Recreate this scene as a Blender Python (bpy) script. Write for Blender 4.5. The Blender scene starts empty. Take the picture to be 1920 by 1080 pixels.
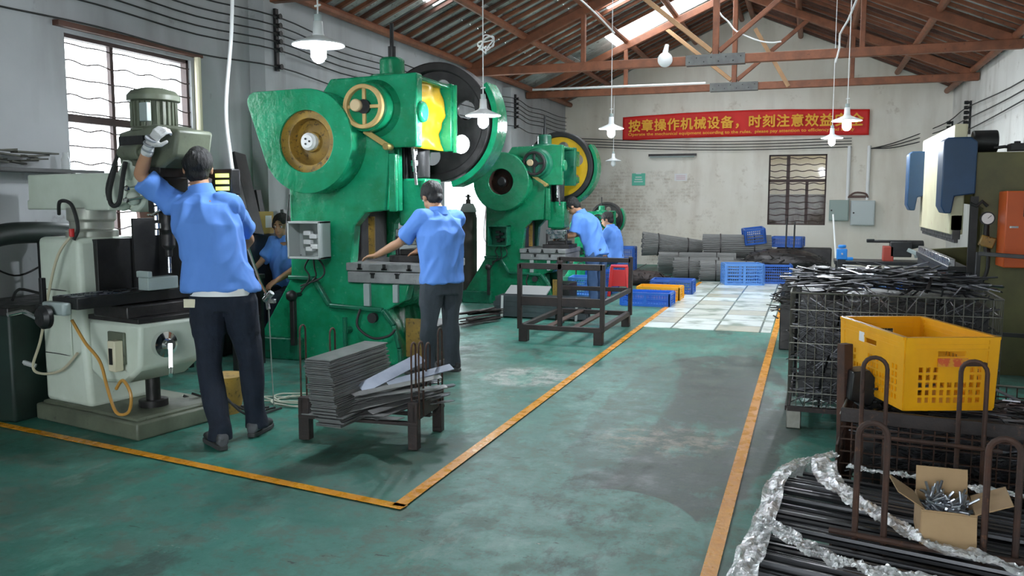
import bpy, bmesh, math, random
from mathutils import Vector, Matrix, noise
sc = bpy.context.scene
PI = math.pi
# ---------------------------------------------------------------- camera
FPX, CAM_H = 1600.0, 1.45
TH = math.atan(165 / FPX)
PS = math.atan(561 * math.cos(TH) / FPX)
cam = bpy.data.cameras.new('camera')
cam.sensor_width = 36.0
cam.lens = 36.0 * FPX / 1920.0
cam.clip_start, cam.clip_end = 0.05, 200
camo = bpy.data.objects.new('camera', cam)
sc.collection.objects.link(camo)
camo.location = (0, 0, CAM_H)
camo.rotation_euler = (PI / 2 - TH, 0, PS)
sc.camera = camo
# ---------------------------------------------------------------- world, exposure
w = bpy.data.worlds.new('overcast_sky'); sc.world = w
w.use_nodes = True
bg = w.node_tree.nodes['Background']
bg.inputs[0].default_value = (0.87, 0.95, 1.0, 1)
bg.inputs[1].default_value = 6.0
vs = sc.view_settings
vs.view_transform = 'Standard'; vs.look = 'None'; vs.gamma = 1.0; vs.use_curve_mapping = False
vs.exposure = 0.92
LAMP = 420.0
sc.cycles.max_bounces = 8
sc.cycles.diffuse_bounces = 5
sc.cycles.use_denoising = True
sc.cycles.sample_clamp_indirect = 6.0
XL, XR, YB, EAVE, RX, RZ = -5.4, 2.6, 19.2, 3.55, -1.4, 5.31   # hall: left wall, right wall, back wall, eaves, ridge
SL = (RZ - EAVE) / 4.0

def portal(loc, rot, sx, sy):
    l = bpy.data.lights.new('portal', 'AREA'); l.shape = 'RECTANGLE'; l.size = sx; l.size_y = sy
    l.cycles.is_portal = True
    o = bpy.data.objects.new('portal', l); o.location = loc; o.rotation_euler = rot
    sc.collection.objects.link(o)
portal((XL - .3, 5.86, 1.85), (0, -PI / 2, 0), 1.9, 1.55)       # factory window
portal((XL - .3, 13.4, 1.3), (0, -PI / 2, 0), 2.8, 2.3)         # open doorway
for s_ in (-1, 1):
    for y_ in (8.6, 11.6, 13.9):                               # unseen roof openings added near the ridge to let in daylight
        portal((RX + s_ * 1.0, y_, RZ - SL + .3), (0, s_ * math.atan(SL), 0), 1.8, 1.0)
portal((-2.7, 16.2, RZ - SL * 1.3 + .3), (0, -math.atan(SL), 0), 2.1, 1.2)
portal((-1.2, -4.3, 1.6), (-PI / 2, 0, 0), 3.4, 3.2)            # unseen gate added behind the viewer to bring in daylight

# ---------------------------------------------------------------- helpers
def ray(px, py):
    a = (px - 960) / FPX; b = (540 - py) / FPX
    s, c, st, ct = math.sin(PS), math.cos(PS), math.sin(TH), math.cos(TH)
    return Vector((-s * ct + a * c - b * s * st, c * ct + a * s + b * c * st, -st + b * ct))
def Zp(px, py, z=0.0):
    d = ray(px, py); t = (z - CAM_H) / d.z; return Vector((d.x * t, d.y * t, z))
def Yp(px, py, y):
    d = ray(px, py); t = y / d.y; return Vector((d.x * t, y, CAM_H + d.z * t))
def Xp(px, py, x):
    d = ray(px, py); t = x / d.x; return Vector((x, d.y * t, CAM_H + d.z * t))

class MB:
    """collects shapes into one mesh"""
    def __init__(s): s.bm = bmesh.new()
    def _f(s, vs_):
        try: return s.bm.faces.new(vs_)
        except ValueError: return None
    def poly(s, pts): return s._f([s.bm.verts.new(p) for p in pts])
    def box(s, c, d, rot=None, taper=1.0):
        """centre, full size; rot = Euler tuple or Matrix"""
        c = Vector(c); M_ = rot if isinstance(rot, Matrix) else (Matrix.Identity(3) if rot is None else __import__('mathutils').Euler(rot).to_matrix())
        v = []
        for z in (-.5, .5):
            k = taper if z > 0 else 1
            for x, y in ((-.5, -.5), (.5, -.5), (.5, .5), (-.5, .5)):
                v.append(s.bm.verts.new(c + M_ @ Vector((x * d[0] * k, y * d[1] * k, z * d[2]))))
        for f in ((3, 2, 1, 0), (4, 5, 6, 7), (0, 1, 5, 4), (1, 2, 6, 5), (2, 3, 7, 6), (3, 0, 4, 7)): s._f([v[i] for i in f])
        return s
    def beam(s, a, b, w_, h, up=(0, 0, 1)):
        """rectangular bar from a to b"""
        a, b = Vector(a), Vector(b); d = (b - a); L = d.length; d.normalize()
        u = Vector(up); x = d.cross(u)
        if x.length < 1e-4: x = d.cross(Vector((0, 1, 0)))
        x.normalize(); z = x.cross(d)
        M_ = Matrix((x, d, z)).transposed()
        return s.box((a + b) / 2, (w_, L, h), M_)
    def cyl(s, a, b, r0, r1=None, n=16, cap=True):
        return s.lathe(a, b, [(0, r0), (1, r0 if r1 is None else r1)], n, cap)
    def lathe(s, a, b, prof, n=20, cap=True, rel=True):
        """prof: (t along a->b, radius)"""
        a, b = Vector(a), Vector(b); d = b - a; L = d.length; d.normalize()
        q = d.to_track_quat('Z', 'Y'); rings = []
        for t, r in prof:
            c = a + d * (t * L if rel else t)
            rings.append([s.bm.verts.new(c + q @ Vector((r * math.cos(2 * PI * i / n), r * math.sin(2 * PI * i / n), 0))) for i in range(n)])
        for A, B in zip(rings, rings[1:]):
            for i in range(n): s._f([A[i], A[(i + 1) % n], B[(i + 1) % n], B[i]])
        if cap: s._f(rings[0][::-1]); s._f(rings[-1])
        return s
    def tube(s, pts, r, n=8, smooth=0, cap=True):
        pts = [Vector(p) for p in pts]
        if smooth: pts = catmull(pts, smooth)
        rings = []; up = None
        for i, p in enumerate(pts):
            d = (pts[min(i + 1, len(pts) - 1)] - pts[max(i - 1, 0)]).normalized()
            if up is None: up = d.orthogonal().normalized()
            up = (up - d * up.dot(d));
            up = up.normalized() if up.length > 1e-6 else d.orthogonal().normalized()
            x = d.cross(up); rr = r[i] if isinstance(r, (list, tuple)) and len(r) == len(pts) else (r if not isinstance(r, (list, tuple)) else r[0])
            rings.append([s.bm.verts.new(p + (up * math.cos(2 * PI * k / n) + x * math.sin(2 * PI * k / n)) * rr) for k in range(n)])
        for A, B in zip(rings, rings[1:]):
            for i in range(n): s._f([A[i], A[(i + 1) % n], B[(i + 1) % n], B[i]])
        if cap: s._f(rings[0][::-1]); s._f(rings[-1])
        return s
    def prism(s, prof, e, o=(0, 0, 0), ex=(1, 0, 0), ey=(0, 0, 1), ez=(0, 1, 0)):
        """extrude 2D outline by e0..e1 along ez"""
        o, ex, ey, ez = Vector(o), Vector(ex), Vector(ey), Vector(ez)
        A = [s.bm.verts.new(o + ex * p[0] + ey * p[1] + ez * e[0]) for p in prof]
        B = [s.bm.verts.new(o + ex * p[0] + ey * p[1] + ez * e[1]) for p in prof]
        n = len(prof)
        s._f(A[::-1]); s._f(B)
        for i in range(n): s._f([A[i], A[(i + 1) % n], B[(i + 1) % n], B[i]])
        return s
    def ringprism(s, outer, inner, e, **k):
        """outline with a hole; both loops have the same number of points"""
        o = Vector(k.get('o', (0, 0, 0))); ex = Vector(k.get('ex', (1, 0, 0))); ey = Vector(k.get('ey', (0, 0, 1))); ez = Vector(k.get('ez', (0, 1, 0)))
        L = [[s.bm.verts.new(o + ex * p[0] + ey * p[1] + ez * h) for p in lp] for h in e for lp in (outer, inner)]
        n = len(outer)
        for i in range(n):
            j = (i + 1) % n
            s._f([L[0][i], L[0][j], L[1][j], L[1][i]]); s._f([L[2][j], L[2][i], L[3][i], L[3][j]])
            s._f([L[0][j], L[0][i], L[2][i], L[2][j]]); s._f([L[1][i], L[1][j], L[3][j], L[3][i]])
        return s
    def ball(s, c, r, sub=2, sc_=(1, 1, 1), rot=None):
        M_ = Matrix.Translation(Vector(c)) @ (rot.to_4x4() if rot else Matrix.Identity(4)) @ Matrix.Diagonal((r * sc_[0], r * sc_[1], r * sc_[2], 1))
        bmesh.ops.create_icosphere(s.bm, subdivisions=sub, radius=1, matrix=M_); return s
    def sheet(s, fn, nu, nv, thick=0.0):
        """grid from fn(u,v); gets a thickness"""
        def grid(off):
            return [[s.bm.verts.new(Vector(fn(i / nu, j / nv)) + off(i, j)) for j in range(nv + 1)] for i in range(nu + 1)]
        A = grid(lambda i, j: Vector((0, 0, 0)))
        for i in range(nu):
            for j in range(nv): s._f([A[i][j], A[i + 1][j], A[i + 1][j + 1], A[i][j + 1]])
        return s
    def build(s, name, m, parent=None, bevel=0, smooth=True, seg=2, solid=0, angle=35, sub=0):
        bm = s.bm
        bmesh.ops.recalc_face_normals(bm, faces=bm.faces)
        me = bpy.data.meshes.new(name); bm.to_mesh(me); bm.free()
        return finish(me, name, m, parent, bevel, smooth, seg, solid, angle, sub)

def finish(me, name, m, parent=None, bevel=0, smooth=True, seg=2, solid=0, angle=35, sub=0):
    me.materials.append(m)
    if smooth:
        me.polygons.foreach_set('use_smooth', [True] * len(me.polygons))
        me.set_sharp_from_angle(angle=math.radians(angle))
    o = bpy.data.objects.new(name, me); sc.collection.objects.link(o)
    if parent: o.parent = parent
    if solid:
        d = o.modifiers.new('solid', 'SOLIDIFY'); d.thickness = solid; d.offset = 0
    if bevel:
        d = o.modifiers.new('bevel', 'BEVEL'); d.width = bevel; d.segments = seg; d.limit_method = 'ANGLE'; d.angle_limit = math.radians(40)
        d.harden_normals = False
    if sub:
        d = o.modifiers.new('sub', 'SUBSURF'); d.levels = sub; d.render_levels = sub
    return o

def catmull(p, n):
    out = []
    for i in range(len(p) - 1):
        a, b, c, d = p[max(i - 1, 0)], p[i], p[i + 1], p[min(i + 2, len(p) - 1)]
        for k in range(n):
            t = k / n
            out.append(.5 * ((2 * b) + (c - a) * t + (2 * a - 5 * b + 4 * c - d) * t * t + (3 * b - a - 3 * c + d) * t ** 3))
    out.append(p[-1]); return out

def tag(o, label, cat, group=None, kind=None):
    o['label'] = label; o['category'] = cat
    if group: o['group'] = group
    if kind: o['kind'] = kind
    return o
def empty(name, loc=(0, 0, 0), rz=0, s=1.0):
    o = bpy.data.objects.new(name, None); sc.collection.objects.link(o)
    o.location = loc; o.rotation_euler = (0, 0, rz); o.scale = (s, s, s); o.empty_display_size = .1
    return o
def thing(name, label, cat, loc=(0, 0, 0), rz=0, group=None, s=1.0):
    return tag(empty(name, loc, rz, s), label, cat, group)
def struct(o): o['kind'] = 'structure'; return o
def dup(root, loc=None, rz=None, label=None, rot=None, s=None):
    r = root.copy(); sc.collection.objects.link(r)
    if loc is not None: r.location = loc
    if rz is not None: r.rotation_euler = (0, 0, rz)
    if rot is not None: r.rotation_euler = rot
    if s is not None: r.scale = s
    if label: r['label'] = label
    for ch in list(root.children):
        c = ch.copy(); sc.collection.objects.link(c); c.parent = r
        for g in ch.children:
            d = g.copy(); sc.collection.objects.link(d); d.parent = c
    return r
def circ(r, n=32, cx=0, cy=0, a0=0):
    return [(cx + r * math.cos(a0 + 2 * PI * i / n), cy + r * math.sin(a0 + 2 * PI * i / n)) for i in range(n)]

# ---------------------------------------------------------------- materials
def M(name, c1, c2=None, scale=4, rough=.5, metal=0, bump=0, bscale=30, stretch=(1, 1, 1), rvar=0, c3=None, dirt=.5, spec=.5, alpha=1, contrast=.15, coat=0):
    m = bpy.data.materials.new(name); m.use_nodes = True
    nt = m.node_tree; N = nt.nodes; L = nt.links; b = N['Principled BSDF']
    b.inputs['Roughness'].default_value = rough; b.inputs['Metallic'].default_value = metal
    b.inputs['Specular IOR Level'].default_value = spec; b.inputs['Alpha'].default_value = alpha
    b.inputs['Coat Weight'].default_value = coat; b.inputs['Coat Roughness'].default_value = .15
    b.inputs['Base Color'].default_value = (*c1, 1)
    tc = N.new('ShaderNodeTexCoord'); mp = N.new('ShaderNodeMapping'); mp.inputs['Scale'].default_value = stretch
    L.new(tc.outputs['Object'], mp.inputs[0])
    def nz(sc_, det=6, r=.6):
        n = N.new('ShaderNodeTexNoise'); n.inputs['Scale'].default_value = sc_; n.inputs['Detail'].default_value = det; n.inputs['Roughness'].default_value = r
        L.new(mp.outputs[0], n.inputs['Vector']); return n
    def ramp(src, lo, hi):
        r = N.new('ShaderNodeMapRange'); r.inputs[1].default_value = lo; r.inputs[2].default_value = hi; L.new(src, r.inputs[0]); return r.outputs[0]
    col = None
    if c2:
        n1 = nz(scale); mx = N.new('ShaderNodeMix'); mx.data_type = 'RGBA'
        mx.inputs['A'].default_value = (*c1, 1); mx.inputs['B'].default_value = (*c2, 1)
        L.new(ramp(n1.outputs[0], .5 - contrast, .5 + contrast), mx.inputs['Factor']); col = mx.outputs['Result']
        if c3:
            n2 = nz(scale * 3.7, 8, .7); m2 = N.new('ShaderNodeMix'); m2.data_type = 'RGBA'; L.new(col, m2.inputs['A']); m2.inputs['B'].default_value = (*c3, 1)
            L.new(ramp(n2.outputs[0], dirt, dirt + .12), m2.inputs['Factor']); col = m2.outputs['Result']
        L.new(col, b.inputs['Base Color'])
    if rvar:
        n3 = nz(scale * 2.3); r = N.new('ShaderNodeMapRange'); r.inputs[1].default_value = .35; r.inputs[2].default_value = .65
        r.inputs[3].default_value = max(.02, rough - rvar); r.inputs[4].default_value = min(1, rough + rvar); L.new(n3.outputs[0], r.inputs[0]); L.new(r.outputs[0], b.inputs['Roughness'])
    if bump:
        n4 = nz(bscale); bp = N.new('ShaderNodeBump'); bp.inputs['Strength'].default_value = bump; bp.inputs['Distance'].default_value = .01
        L.new(n4.outputs[0], bp.inputs['Height']); L.new(bp.outputs[0], b.inputs['Normal'])
    return m
def EM(name, c, s):
    m = bpy.data.materials.new(name); m.use_nodes = True; N = m.node_tree.nodes
    b = N['Principled BSDF']; b.inputs['Base Color'].default_value = (.8, .8, .8, 1)
    b.inputs['Emission Color'].default_value = (*c, 1); b.inputs['Emission Strength'].default_value = s
    return m
m_green = M('green_enamel', (.004, .15, .062), (.006, .23, .10), 3, .25, 0, .4, 14, rvar=.1, c3=(.07, .26, .17), dirt=.66)
m_green_pale = M('worn_green_enamel', (.005, .20, .082), (.012, .29, .14), 5, .2, 0, .6, 12, rvar=.1, c3=(.16, .40, .30), dirt=.64, contrast=.12)
m_green_dark = M('oily_green_enamel', (.004, .09, .05), (.01, .17, .09), 4, .35, 0, .3, 20, rvar=.1, c3=(.02, .02, .02), dirt=.58)
m_yellow = M('yellow_enamel', (.72, .45, .01), (.62, .36, .01), 5, .35, 0, .15, 20, c3=(.12, .08, .02), dirt=.63)
m_yellow_dirty = M('grimy_yellow_enamel', (.40, .24, .04), (.22, .14, .04), 6, .45, 0, .2, 20, c3=(.03, .025, .02), dirt=.54)
m_black = M('black_iron', (.008, .008, .009), (.02, .02, .02), 8, .45, .1, .2, 30)
m_iron = M('dark_cast_iron', (.035, .033, .033), (.06, .055, .055), 5, .42, .6, .3, 25, rvar=.1)
m_steel = M('bright_steel', (.55, .55, .56), (.3, .3, .32), 9, .28, 1, .1, 40, rvar=.1)
m_plate = M('mill_scale_steel', (.17, .17, .17), (.25, .25, .25), 4, .42, .4, .1, 30, rvar=.1, c3=(.12, .09, .07), dirt=.66)
m_rust = M('rusty_steel', (.09, .04, .025), (.045, .028, .024), 9, .7, .2, .4, 40, c3=(.16, .07, .035), dirt=.58)
m_darkframe = M('rusty_dark_frame', (.045, .03, .027), (.025, .02, .02), 7, .55, .3, .3, 40, c3=(.12, .06, .04), dirt=.6)
m_pale = M('pale_green_machine_paint', (.66, .72, .63), (.56, .62, .52), 3, .4, 0, .1, 20, c3=(.2, .22, .16), dirt=.66)
m_olive = M('olive_green_paint', (.15, .17, .12), (.09, .1, .07), 4, .45, 0, .2, 20, c3=(.04, .04, .03), dirt=.6)
m_blue_plastic = M('blue_plastic', (.03, .13, .52), (.02, .09, .36), 5, .4, 0, .1, 20)
m_yellow_plastic = M('yellow_plastic', (.90, .43, .004), (.80, .36, .004), 5, .38, 0, .1, 20, c3=(.25, .16, .04), dirt=.66)
m_white = M('white_paint', (.8, .8, .8), rough=.4)
m_grey = M('grey_paint', (.36, .42, .41), (.3, .36, .35), 3, .4)
m_card = M('cardboard', (.42, .28, .15), (.33, .21, .11), 4, .85, 0, .1, 60, c3=(.12, .07, .04), dirt=.6)
m_chrome = M('chrome', (.8, .8, .8), rough=.1, metal=1)
m_rubber = M('black_rubber', (.02, .02, .02), rough=.6)
m_red = M('red_plastic', (.6, .02, .02), rough=.35)
m_cream = M('cream_plastic', (.72, .66, .48), rough=.4)
# ================================================================ setting
def floor_material():
    m = bpy.data.materials.new('worn_green_floor_paint'); m.use_nodes = True
    nt = m.node_tree; N = nt.nodes; L = nt.links; b = N['Principled BSDF']
    tc = N.new('ShaderNodeTexCoord'); O = tc.outputs['Object']
    def nz(s, det=8, r=.6, st=None):
        n = N.new('ShaderNodeTexNoise'); n.inputs['Scale'].default_value = s; n.inputs['Detail'].default_value = det; n.inputs['Roughness'].default_value = r
        if st:
            mp = N.new('ShaderNodeMapping'); mp.inputs['Scale'].default_value = st; L.new(O, mp.inputs[0]); L.new(mp.outputs[0], n.inputs['Vector'])
        else: L.new(O, n.inputs['Vector'])
        return n.outputs[0]
    def rng(src, lo, hi, a=0, c=1):
        r = N.new('ShaderNodeMapRange'); r.inputs[1].default_value = lo; r.inputs[2].default_value = hi; r.inputs[3].default_value = a; r.inputs[4].default_value = c; L.new(src, r.inputs[0]); return r.outputs[0]
    def mix(A, B, f):
        x = N.new('ShaderNodeMix'); x.data_type = 'RGBA'
        for k, v in (('A', A), ('B', B), ('Factor', f)):
            if isinstance(v, tuple): x.inputs[k].default_value = (*v, 1)
            elif isinstance(v, float): x.inputs[k].default_value = v
            else: L.new(v, x.inputs[k])
        return x.outputs['Result']
    def math_(op, a, c=None):
        x = N.new('ShaderNodeMath'); x.operation = op
        for i, v in enumerate((a, c)):
            if v is None: continue
            if isinstance(v, (int, float)): x.inputs[i].default_value = v
            else: L.new(v, x.inputs[i])
        return x.outputs[0]
    def blob(cx, cy, rx, ry, soft=.05, wob=.5):
        """1 inside a wobbly ellipse"""
        mp = N.new('ShaderNodeMapping'); mp.inputs['Location'].default_value = (-cx / rx, -cy / ry, 0); mp.inputs['Scale'].default_value = (1 / rx, 1 / ry, 0); L.new(O, mp.inputs[0])
        ln = N.new('ShaderNodeVectorMath'); ln.operation = 'LENGTH'; L.new(mp.outputs[0], ln.inputs[0])
        d = math_('ADD', ln.outputs['Value'], math_('MULTIPLY', math_('SUBTRACT', nz(1.5, 5), .5), wob))
        return rng(d, 1 - soft, 1 + soft, 1, 0)
    big = nz(.55, 6, .55); mid = nz(2.2, 9, .68); fine = nz(9, 8, .75); streak = nz(3, 6, .7, (1, .35, 1))
    col = mix((.030, .19, .145), (.07, .255, .205), rng(mid, .35, .65))
    worn = (.07, .095, .078)
    col = mix(col, worn, math_('MULTIPLY', rng(big, .42, .62), .75))
    col = mix(col, (.045, .062, .054), math_('MULTIPLY', blob(-.70, 5.9, .66, 2.3, .015, .35), .9))       # grey strip along the aisle
    col = mix(col, (.075, .235, .19), math_('MULTIPLY', blob(-.85, 3.45, .48, .66, .012, .12), .95))          # repainted round patch
    col = mix(col, (.07, .2, .165), math_('MULTIPLY', blob(-1.35, 5.6, .45, 2.6, .04, .3), .6))
    col = mix(col, (.022, .19, .14), math_('MULTIPLY', blob(-4.3, 4.4, 1.6, 1.6, .3, .5), .5))
    col = mix(col, (.42, .43, .40), math_('MULTIPLY', blob(-2.15, 6.6, .35, .35, .2, .8), rng(fine, .4, .55)))
    col = mix(col, (.25, .24, .18), math_('MULTIPLY', blob(-.75, 5.1, .42, .3, .3, .8), rng(fine, .45, .6)))
    col = mix(col, (.03, .04, .036), math_('MULTIPLY', rng(fine, .58, .70), .55))
    col = mix(col, (.30, .33, .28), math_('MULTIPLY', rng(streak, .60, .72), .5))
    grit = nz(5, 12, .78); g2 = nz(1.7, 12, .72, (1, .5, 1)); spk = nz(26, 6, .8)
    col = mix(col, (.12, .15, .12), math_('MULTIPLY', rng(grit, .50, .57), .6))
    col = mix(col, (.035, .05, .042), math_('MULTIPLY', rng(g2, .54, .60), .65))
    col = mix(col, (.11, .31, .245), math_('MULTIPLY', rng(g2, .45, .38), .6))
    col = mix(col, (.03, .035, .03), math_('MULTIPLY', rng(spk, .60, .68), .55))
    col = mix(col, (.30, .32, .27), math_('MULTIPLY', rng(spk, .36, .30), .35))
    tick = nz(7, 4, .8, (1, 3.2, 1)); tick2 = nz(2.6, 3, .5)
    col = mix(col, (.018, .022, .02), math_('MULTIPLY', rng(tick, .64, .67), .8))
    col = mix(col, (.42, .43, .36), math_('MULTIPLY', math_('MULTIPLY', rng(tick, .35, .31), rng(tick2, .5, .62)), .8))
    L.new(col, b.inputs['Base Color'])
    b.inputs['Specular IOR Level'].default_value = .35
    L.new(rng(grit, .38, .62, .34, .62), b.inputs['Roughness'])
    bp = N.new('ShaderNodeBump'); bp.inputs['Strength'].default_value = .35; bp.inputs['Distance'].default_value = .01
    L.new(grit, bp.inputs['Height']); L.new(bp.outputs[0], b.inputs['Normal'])
    return m
mb = MB(); mb.box((-1.4, 7.6, -.1), (8.3, 23.7, .2)); struct(mb.build('floor', floor_material(), smooth=False))

# ground outside
m_ground = M('outside_concrete', (.6, .6, .57), (.5, .5, .47), 2, .9)
mb = MB(); mb.box((-10.7, 9, -.15), (10, 40, .2)); mb.box((-1.4, 24.5, -.15), (8.4, 10, .2)); mb.box((-1.4, -9, -.15), (8.6, 9, .2))
o = mb.build('ground', m_ground, smooth=False); struct(o)

def tile_material():
    m = M('worn_floor_tiles', (.62, .66, .6), (.5, .56, .5), 3, .25, 0, .1, 20)
    nt = m.node_tree; N = nt.nodes; L = nt.links; b = N['Principled BSDF']
    tc = N.new('ShaderNodeTexCoord')
    br = N.new('ShaderNodeTexBrick'); br.offset = 0; br.inputs['Scale'].default_value = 1; br.inputs['Brick Width'].default_value = .485; br.inputs['Row Height'].default_value = .8 * .6
    br.inputs['Mortar Size'].default_value = .012; br.inputs['Mortar'].default_value = (.16, .2, .18, 1)
    br.inputs['Color1'].default_value = (.80, .88, .86, 1); br.inputs['Color2'].default_value = (.50, .45, .32, 1); br.inputs['Bias'].default_value = -.2
    L.new(tc.outputs['Object'], br.inputs['Vector'])
    n = N.new('ShaderNodeTexNoise'); n.inputs['Scale'].default_value = 3; n.inputs['Detail'].default_value = 9; L.new(tc.outputs['Object'], n.inputs['Vector'])
    r = N.new('ShaderNodeMapRange'); r.inputs[1].default_value = .5; r.inputs[2].default_value = .68; L.new(n.outputs[0], r.inputs[0])
    x = N.new('ShaderNodeMix'); x.data_type = 'RGBA'; L.new(r.outputs[0], x.inputs['Factor']); L.new(br.outputs['Color'], x.inputs['A']); x.inputs['B'].default_value = (.3, .36, .3, 1)
    L.new(x.outputs['Result'], b.inputs['Base Color']); return m
mb = MB(); mb.box((-1.085, 12.55, .003), (1.43, 5.8, .006)); struct(mb.build('floor_tiles', tile_material(), smooth=False))
m_line = M('yellow_floor_paint', (.82, .34, .008), (.72, .28, .006), 6, .3, 0, .3, 40, rvar=.15, c3=(.85, .72, .5), dirt=.66)
def strip(name, pts, w_):
    mb = MB()
    for a, b in zip(pts, pts[1:]):
        a, b = Vector((*a, 0)), Vector((*b, 0)); d = (b - a).normalized(); n = Vector((-d.y, d.x, 0)) * w_ / 2
        for z in (.0075,): mb.poly([a - n + Vector((0, 0, z)), b - n + Vector((0, 0, z)), b + n + Vector((0, 0, z)), a + n + Vector((0, 0, z))])
    struct(mb.build(name, m_line, smooth=False, solid=.002))
strip('trim_1', [(-5.39, 4.085), (-1.765, 3.515)], .06)
strip('trim_2', [(-1.8, 3.52), (-1.8, 15.3)], .065)
strip('trim_3', [(-.325, 1.5), (-.325, 11.9)], .062)

def wall_material(name, c1, c2, stain, brick=0.0, bz=(0, 1)):
    m = M(name, c1, c2, .7, .85, 0, .35, 6, c3=stain, dirt=.6)
    nt = m.node_tree; N = nt.nodes; L = nt.links; b = N['Principled BSDF']
    src = b.inputs['Base Color'].links[0].from_socket
    tc = N.new('ShaderNodeTexCoord')
    # vertical grime streaks
    mp = N.new('ShaderNodeMapping'); mp.inputs['Scale'].default_value = (2.5, 2.5, .5); L.new(tc.outputs['Object'], mp.inputs[0])
    n = N.new('ShaderNodeTexNoise'); n.inputs['Scale'].default_value = 1.3; n.inputs['Detail'].default_value = 8; L.new(mp.outputs[0], n.inputs['Vector'])
    r = N.new('ShaderNodeMapRange'); r.inputs[1].default_value = .5; r.inputs[2].default_value = .75; r.inputs[4].default_value = .5; L.new(n.outputs[0], r.inputs[0])
    x = N.new('ShaderNodeMix'); x.data_type = 'RGBA'; L.new(r.outputs[0], x.inputs['Factor']); L.new(src, x.inputs['A']); x.inputs['B'].default_value = (*stain, 1)
    out = x.outputs['Result']
    if brick:
        mp2 = N.new('ShaderNodeMapping'); mp2.inputs['Rotation'].default_value = (PI / 2, 0, 0); L.new(tc.outputs['Object'], mp2.inputs[0])
        br = N.new('ShaderNodeTexBrick'); br.inputs['Scale'].default_value = 1; br.inputs['Brick Width'].default_value = .25; br.inputs['Row Height'].default_value = .075; br.inputs['Mortar Size'].default_value = .012
        br.inputs['Color1'].default_value = (.52, .45, .36, 1); br.inputs['Color2'].default_value = (.43, .36, .29, 1); br.inputs['Mortar'].default_value = (.6, .57, .5, 1)
        L.new(mp2.outputs[0], br.inputs['Vector'])
        n2 = N.new('ShaderNodeTexNoise'); n2.inputs['Scale'].default_value = 2.2; n2.inputs['Detail'].default_value = 10; n2.inputs['Roughness'].default_value = .75; L.new(tc.outputs['Object'], n2.inputs['Vector'])
        sx = N.new('ShaderNodeSeparateXYZ'); L.new(tc.outputs['Object'], sx.inputs[0])
        h = N.new('ShaderNodeMapRange'); h.inputs[1].default_value = -4.6; h.inputs[2].default_value = -1.2; h.inputs[3].default_value = .13; h.inputs[4].default_value = -.12; L.new(sx.outputs[0], h.inputs[0])
        h2 = N.new('ShaderNodeMapRange'); h2.inputs[1].default_value = 1.9; h2.inputs[2].default_value = 2.7; h2.inputs[3].default_value = 0; h2.inputs[4].default_value = -.3; L.new(sx.outputs[2], h2.inputs[0])
        ad = N.new('ShaderNodeMath'); L.new(n2.outputs[0], ad.inputs[0]); L.new(h.outputs[0], ad.inputs[1])
        ad2 = N.new('ShaderNodeMath'); L.new(ad.outputs[0], ad2.inputs[0]); L.new(h2.outputs[0], ad2.inputs[1])
        r2 = N.new('ShaderNodeMapRange'); r2.inputs[1].default_value = .50; r2.inputs[2].default_value = .66; r2.inputs[4].default_value = brick; L.new(ad2.outputs[0], r2.inputs[0])
        y = N.new('ShaderNodeMix'); y.data_type = 'RGBA'; L.new(r2.outputs[0], y.inputs['Factor']); L.new(out, y.inputs['A']); L.new(br.outputs['Color'], y.inputs['B']); out = y.outputs['Result']
    L.new(out, b.inputs['Base Color']); return m
m_wl = wall_material('grey_plaster', (.44, .45, .46), (.36, .37, .38), (.22, .21, .20))
m_wb = wall_material('patched_plaster', (.80, .76, .69), (.70, .65, .56), (.54, .47, .39), .9)
m_wr = wall_material('dingy_plaster', (.72, .71, .68), (.6, .58, .55), (.36, .33, .29))

def holed(mb, f, u0, u1, v0, v1, holes):
    """axis rectangles around holes; f(u0,u1,v0,v1) adds a block"""
    us = sorted({u0, u1, *[h[0] for h in holes], *[h[1] for h in holes]})
    for a, b in zip(us, us[1:]):
        segs = [(v0, v1)]
        for h in holes:
            if h[0] <= a and h[1] >= b:
                segs = [q for s_ in segs for q in ((s_[0], min(s_[1], h[2])), (max(s_[0], h[3]), s_[1])) if q[1] - q[0] > 1e-5]
        for s_ in segs: f(a, b, *s_)
WY0, WY1, WZ0, WZ1 = 5.15, 6.56, 1.0, 2.72          # factory window in the left wall
DY0, DY1, DZ = 12.3, 14.5, 2.75                     # open doorway in the left wall
mb = MB()
holed(mb, lambda a, b, c, d: mb.box((XL - .12, (a + b) / 2, (c + d) / 2), (.24, b - a, d - c)), -4.1, YB + .24, -.05, EAVE + .12, [(WY0, WY1, WZ0, WZ1), (DY0, DY1, -.06, DZ)])
for y in (7.62, 13.1 + 2.0): mb.box((XL + .09, y, EAVE / 2 - .03), (.18, .36, EAVE - .06))
struct(mb.build('wall_left', m_wl, smooth=False))
mb = MB(); mb.box((XR + .12, 7.6, EAVE / 2 + .03), (.24, 23.7, EAVE + .17)); struct(mb.build('wall_right', m_wr, smooth=False))
BX0, BX1, BZ0, BZ1 = -.88, .29, .92, 2.41           # barred window in the back wall
mb = MB()
holed(mb, lambda a, b, c, d: mb.box(((a + b) / 2, YB + .12, (c + d) / 2), (b - a, .24, d - c)), XL, XR, -.05, EAVE, [(BX0, BX1, BZ0, BZ1)])
mb.prism([(XL, EAVE), (XR, EAVE), (XR, EAVE + .1), (RX, RZ + .1), (XL, EAVE + .1)], (0, .24), o=(0, YB, 0))
struct(mb.build('wall_back', m_wb, smooth=False))
mb = MB()
holed(mb, lambda a, b, c, d: mb.box(((a + b) / 2, -4.12, (c + d) / 2), (b - a, .24, d - c)), XL, XR, -.05, EAVE, [(-2.9, .5, -.06, 3.2)])  # gate opening is unseen, added to admit daylight from behind the viewer
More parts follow.
